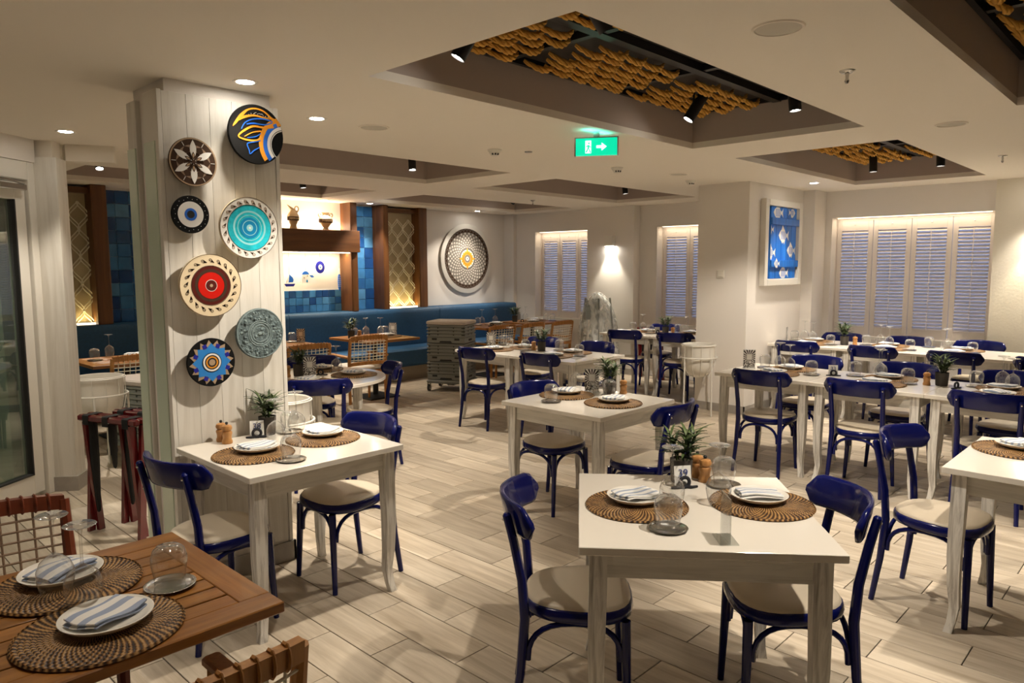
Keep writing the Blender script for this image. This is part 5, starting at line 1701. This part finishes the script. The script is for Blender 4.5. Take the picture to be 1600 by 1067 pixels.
# ---------------------------------------------------------------- grey crates on dollies
def dolly(label, loc, rz, sx=.44, sy=.54):
    t = thing('crate_dolly', label, 'dolly', loc, rz)
    mb = MB(); mb.box(-sx / 2 - .01, -sy / 2 - .01, .105, sx / 2 + .01, sy / 2 + .01, .15, 'grey_plastic', c=.012); mb.box(-.05, -.05, .06, .05, .05, .105, 'grey_plastic'); mb.build('platform', t)
    for a in (-1, 1):
        for b in (-1, 1):
            w_ = MB()
            w_.tube([(a * (sx / 2 - .02), b * (sy / 2 - .02) - .014, .045), (a * (sx / 2 - .02), b * (sy / 2 - .02) + .014, .045)], .045, 16, 'rubber')
            o = w_.build('wheel', t)
            mb = MB()
            for s_ in (-1, 1):
                mb.box(a * (sx / 2 - .02) - .018, b * (sy / 2 - .02) + s_ * .019 - .003, .04, a * (sx / 2 - .02) + .018, b * (sy / 2 - .02) + s_ * .019 + .003, .105, 'steel')
                mb.tube([(a * (sx / 2 - .02), b * (sy / 2 - .02) + s_ * .0145, .045), (a * (sx / 2 - .02), b * (sy / 2 - .02) + s_ * .0165, .045)], .028, 12, 'grey_lid')
            mb.build('caster_fork', o)
    return t
def make_crate(label, loc, rz, h=.245, sx=.44, sy=.54):
    t = thing('plastic_crate', label, 'crate', loc, rz, 'grey folding crates')
    MB().box(-sx / 2 + .012, -sy / 2 + .012, 0, sx / 2 - .012, sy / 2 - .012, h - .001, 'grey_recess_shade', c=.01).build('crate_body', t)  # darker body paints the shade in the gaps between ribs
    for k in range(4):
        z = .085 + .045 * k
        mb = MB()
        if k == 0: mb.box(-sx / 2 + .004, -sy / 2 + .004, .004, sx / 2 - .004, sy / 2 - .004, .080, 'grey_plastic', c=.004)
        mb.box(-sx / 2, -sy / 2, z, sx / 2, sy / 2, z + .020, 'grey_plastic', c=.004)
        mb.build('rib', t)
    mb = MB()
    for s in (-1, 1):
        for k in range(3):
            z = .085 + .045 * k
            for q, wq in ((-.17, .10), (0, .20), (.17, .10)):
                mb.box(s * (sx / 2 - .014) - .008, q - wq / 2, z + .020, s * (sx / 2 - .014) + .008, q + wq / 2, z + .038, 'grey_plastic')
            for q in (-.13, 0, .13):
                mb.box(q - .05, s * (sy / 2 - .014) - .008, z + .020, q + .05, s * (sy / 2 - .014) + .008, z + .038, 'grey_plastic')
    mb.build('hinge_lugs', t)
    mb = MB()
    for s in (-1, 1):
        P = [(-.09, .0), (.09, .0), (.075, .022), (-.075, .022)]
        T_ = Matrix.Translation((s * (sx / 2 - .004), 0, .012)) @ Matrix.Rotation(PI / 2, 4, 'Z') @ Matrix.Rotation(PI / 2, 4, 'X')
        c = MB(); c.prism(P, -.003, .003, 'rubber'); mb.add([T_ @ Vector(p) for p in c.v], c.f, 'rubber')
        for q in (-.16, .16):
            mb.box(s * (sx / 2 - .005) - .003, q - .035, .045, s * (sx / 2 - .005) + .003, q + .035, .07, 'rubber')
        mb.box(-.06, s * (sy / 2 - .005) - .003, .03, .06, s * (sy / 2 - .005) + .003, .055, 'rubber')
    mb.build('handle_slot', t, kind='stuff')
    return t
def lid(label, loc, rz, sx=.45, sy=.55):
    o = tag(MB().box(-sx / 2, -sy / 2, 0, sx / 2, sy / 2, .05, 'grey_lid', c=.012).build('cover_board', None, loc, (0, 0, rz)), label, 'lid')
    return o
dx, dy, da = 6.46, 7.32, R(27)
dolly('grey wheeled dolly under the stack of three crates', (dx, dy, 0), da)
cr = make_crate('grey folding crate, bottom one of the three on dolly', (dx, dy, .151), da)
dup(cr, 'grey folding crate, middle one of the three on dolly', (dx, dy, .397), da)
dup(cr, 'grey folding crate, top one of the three under pale lid', (dx, dy, .643), da)
lid('pale beige lid on the stack of three grey crates', (dx, dy, .889), da)
dx, dy, da = 2.36, 6.74, R(20)
dolly('grey wheeled dolly behind the mahogany tray stands', (dx, dy, 0), da)
dup(cr, 'grey folding crate behind the tray stands, lower one', (dx, dy, .151), da)
dup(cr, 'grey folding crate behind the tray stands, upper one', (dx, dy, .397), da)
lid('pale lid on grey crates behind the tray stands', (dx, dy, .643), da)

# ---------------------------------------------------------------- white wire planters
def make_planter(label, loc, rz):
    t = thing('wire_planter', label, 'planter', loc, rz, 'white planters on wire stands')
    MB().lathe([(0, .415), (.06, .42), (.12, .455), (.162, .53), (.178, .62), (.180, .775), (.184, .785), (.178, .788), (.172, .78), (.170, .62), (.15, .53), (.11, .47), (0, .44)], 36, 'white_cream').build('bowl', t)
    for z, rr_ in ((.64, .205), (.775, .192)):
        MB().tube([(rr_ * math.cos(2 * PI * k / 36), rr_ * math.sin(2 * PI * k / 36), z) for k in range(36)], .0075 if z < .7 else .005, 7, 'white_metal', closed=True).build('hoop', t)
    for k in range(4):
        a = PI / 4 + PI / 2 * k; c, s = math.cos(a), math.sin(a)
        MB().tube([(.215 * c, .215 * s, 0), (.207 * c, .207 * s, .35), (.205 * c, .205 * s, .64)], .008, 7, 'white_metal').build('leg', t)
    for k in range(6):
        a = PI * k / 6 + .2; c, s = math.cos(a), math.sin(a)
        P = [(.192 * c, .192 * s, .775), (.195 * c, .195 * s, .62), (.175 * c, .175 * s, .51), (.12 * c, .12 * s, .43), (0, 0, .405), (-.12 * c, -.12 * s, .43), (-.175 * c, -.175 * s, .51), (-.195 * c, -.195 * s, .62), (-.192 * c, -.192 * s, .775)]
        MB().tube(P, .0028, 5, 'white_metal').build('wire', t)
    return t
pl = make_planter('white wire stand planter beside the glazed door post', (1.87, 6.42, 0), .3)
dup(pl, 'white wire stand planter against the white pier', (7.25, 4.06, 0), .5)
dup(pl, 'white wire stand planter half hidden behind the plate column', (2.365, 4.385, 0), .1)

# ---------------------------------------------------------------- folded mahogany tray stands
def make_tray(label, loc, rz, h=.75):
    t = thing('tray_stand', label, 'tray stand', loc, rz, 'folded mahogany tray stands')
    W = .22
    for s in (-1, 1):
        mb = MB(); mb.box(-W - .03, s * .030 - .022, h - .042, W + .03, s * .030 + .022, h, 'mahogany', c=.009); mb.build('top_rail', t)
        for q in (-1, 1):
            o = 0.0 if s > 0 else .030
            x = q * (W - o)
            vs = []
            for z, y in ((h - .043, s * .032), (0, -s * .022)):
                vs += [(x - .0125, y - .021, z), (x + .0125, y - .021, z), (x + .0125, y + .021, z), (x - .0125, y + .021, z)]
            MB().add(vs, [(0, 1, 2, 3), (7, 6, 5, 4), (0, 4, 5, 1), (1, 5, 6, 2), (2, 6, 7, 3), (3, 7, 4, 0)], 'mahogany').build('leg', t)
    mb = MB()
    for q in (-1, 1):
        ball(mb, (q * (W + .014), 0, .32), .009, 'chrome', 4)
    mb.build('pivot_bolt', t)
    for k, x in enumerate((-.17, 0, .17)):
        mb = MB()
        P = [(x, -.054, h - .06), (x, -.055, h - .005), (x, -.045, h + .003), (x, 0, h + .001), (x, .045, h + .003), (x, .055, h - .005), (x, .054, h - .06)]
        vs = []
        for p in P: vs += [(p[0] - .026, p[1], p[2]), (p[0] + .026, p[1], p[2])]
        mb.add(vs, [(2 * i, 2 * i + 1, 2 * i + 3, 2 * i + 2) for i in range(len(P) - 1)], 'strap')
        # slack of the strap hanging between the rails
        D = .30 + .30 * (k == 0) + .08 * (k == 2)
        mb.tube([(x, -.012, h - .03), (x + .01, -.015, h - D * .5), (x, 0, h - D), (x - .008, .015, h - D * .5), (x, .012, h - .03)], [.022, .028, .032, .028, .022], 8, 'strap', flat=.45)
        mb.build('strap', t, smooth=70)
    return t
ts = make_tray('folded mahogany tray stand with black straps nearest the door', (1.46, 4.80, 0), R(-69))
dup(ts, 'folded mahogany tray stand tucked against the plate column', (1.665, 4.80, 0), R(-67))
dup(ts, 'folded mahogany tray stand by far window behind the far window table', (9.08, 5.86, 0), R(80))

# ---------------------------------------------------------------- bundle wrapped in clear plastic film
t = thing('wrapped_bundle', 'tall bundle wrapped in clear plastic film by far pier', 'bundle', (8.78, 6.62, 0))
mb = MB()
for s in (-1, 1):
    for q in (-1, 1):
        mb.tube([(s * .22, q * .20, 0), (s * .17, q * .15, .75), (s * .14, q * .12, 1.18)], .016, 6, 'grey_plastic')
mb.box(-.17, -.15, .60, .17, .15, .63, 'grey_plastic'); mb.box(-.16, .10, .85, .16, .13, 1.16, 'grey_plastic')
mb.build('wrapped_frame', t)
mb = MB(); NU, NV = 40, 26
rr = random.Random(5)
ph = [rr.uniform(0, 6.3) for _ in range(8)]
vs = []
for j in range(NV + 1):
    v = j / NV
    z = 1.30 * v if v < .92 else 1.196 + .06 * math.sin((v - .92) / .08 * PI / 2)
    base = .30 - .06 * v if v < .55 else .267 - .24 * ((v - .55) / .45) ** 2.2
    if j == NV: base = .015
    for i in range(NU):
        a = 2 * PI * i / NU
        f = 1 + .10 * math.sin(3 * a + ph[0] + 2 * v) + .06 * math.sin(7 * a + ph[1] - 5 * v) + .04 * math.sin(12 * a + ph[2] + 9 * v) + .03 * math.sin(17 * v + 2 * a)
        vs.append((base * f * 1.05 * math.cos(a) - .02 * v, base * f * math.sin(a), z + .015 * math.sin(5 * a + ph[3]) * (v > .1)))
fs = []
for j in range(NV):
    for i in range(NU):
        q = (i + 1) % NU
        fs.append((j * NU + i, j * NU + q, (j + 1) * NU + q, (j + 1) * NU + i))
mb.add(vs, fs, 'plastic_film'); mb.build('plastic_film', t, smooth=180)
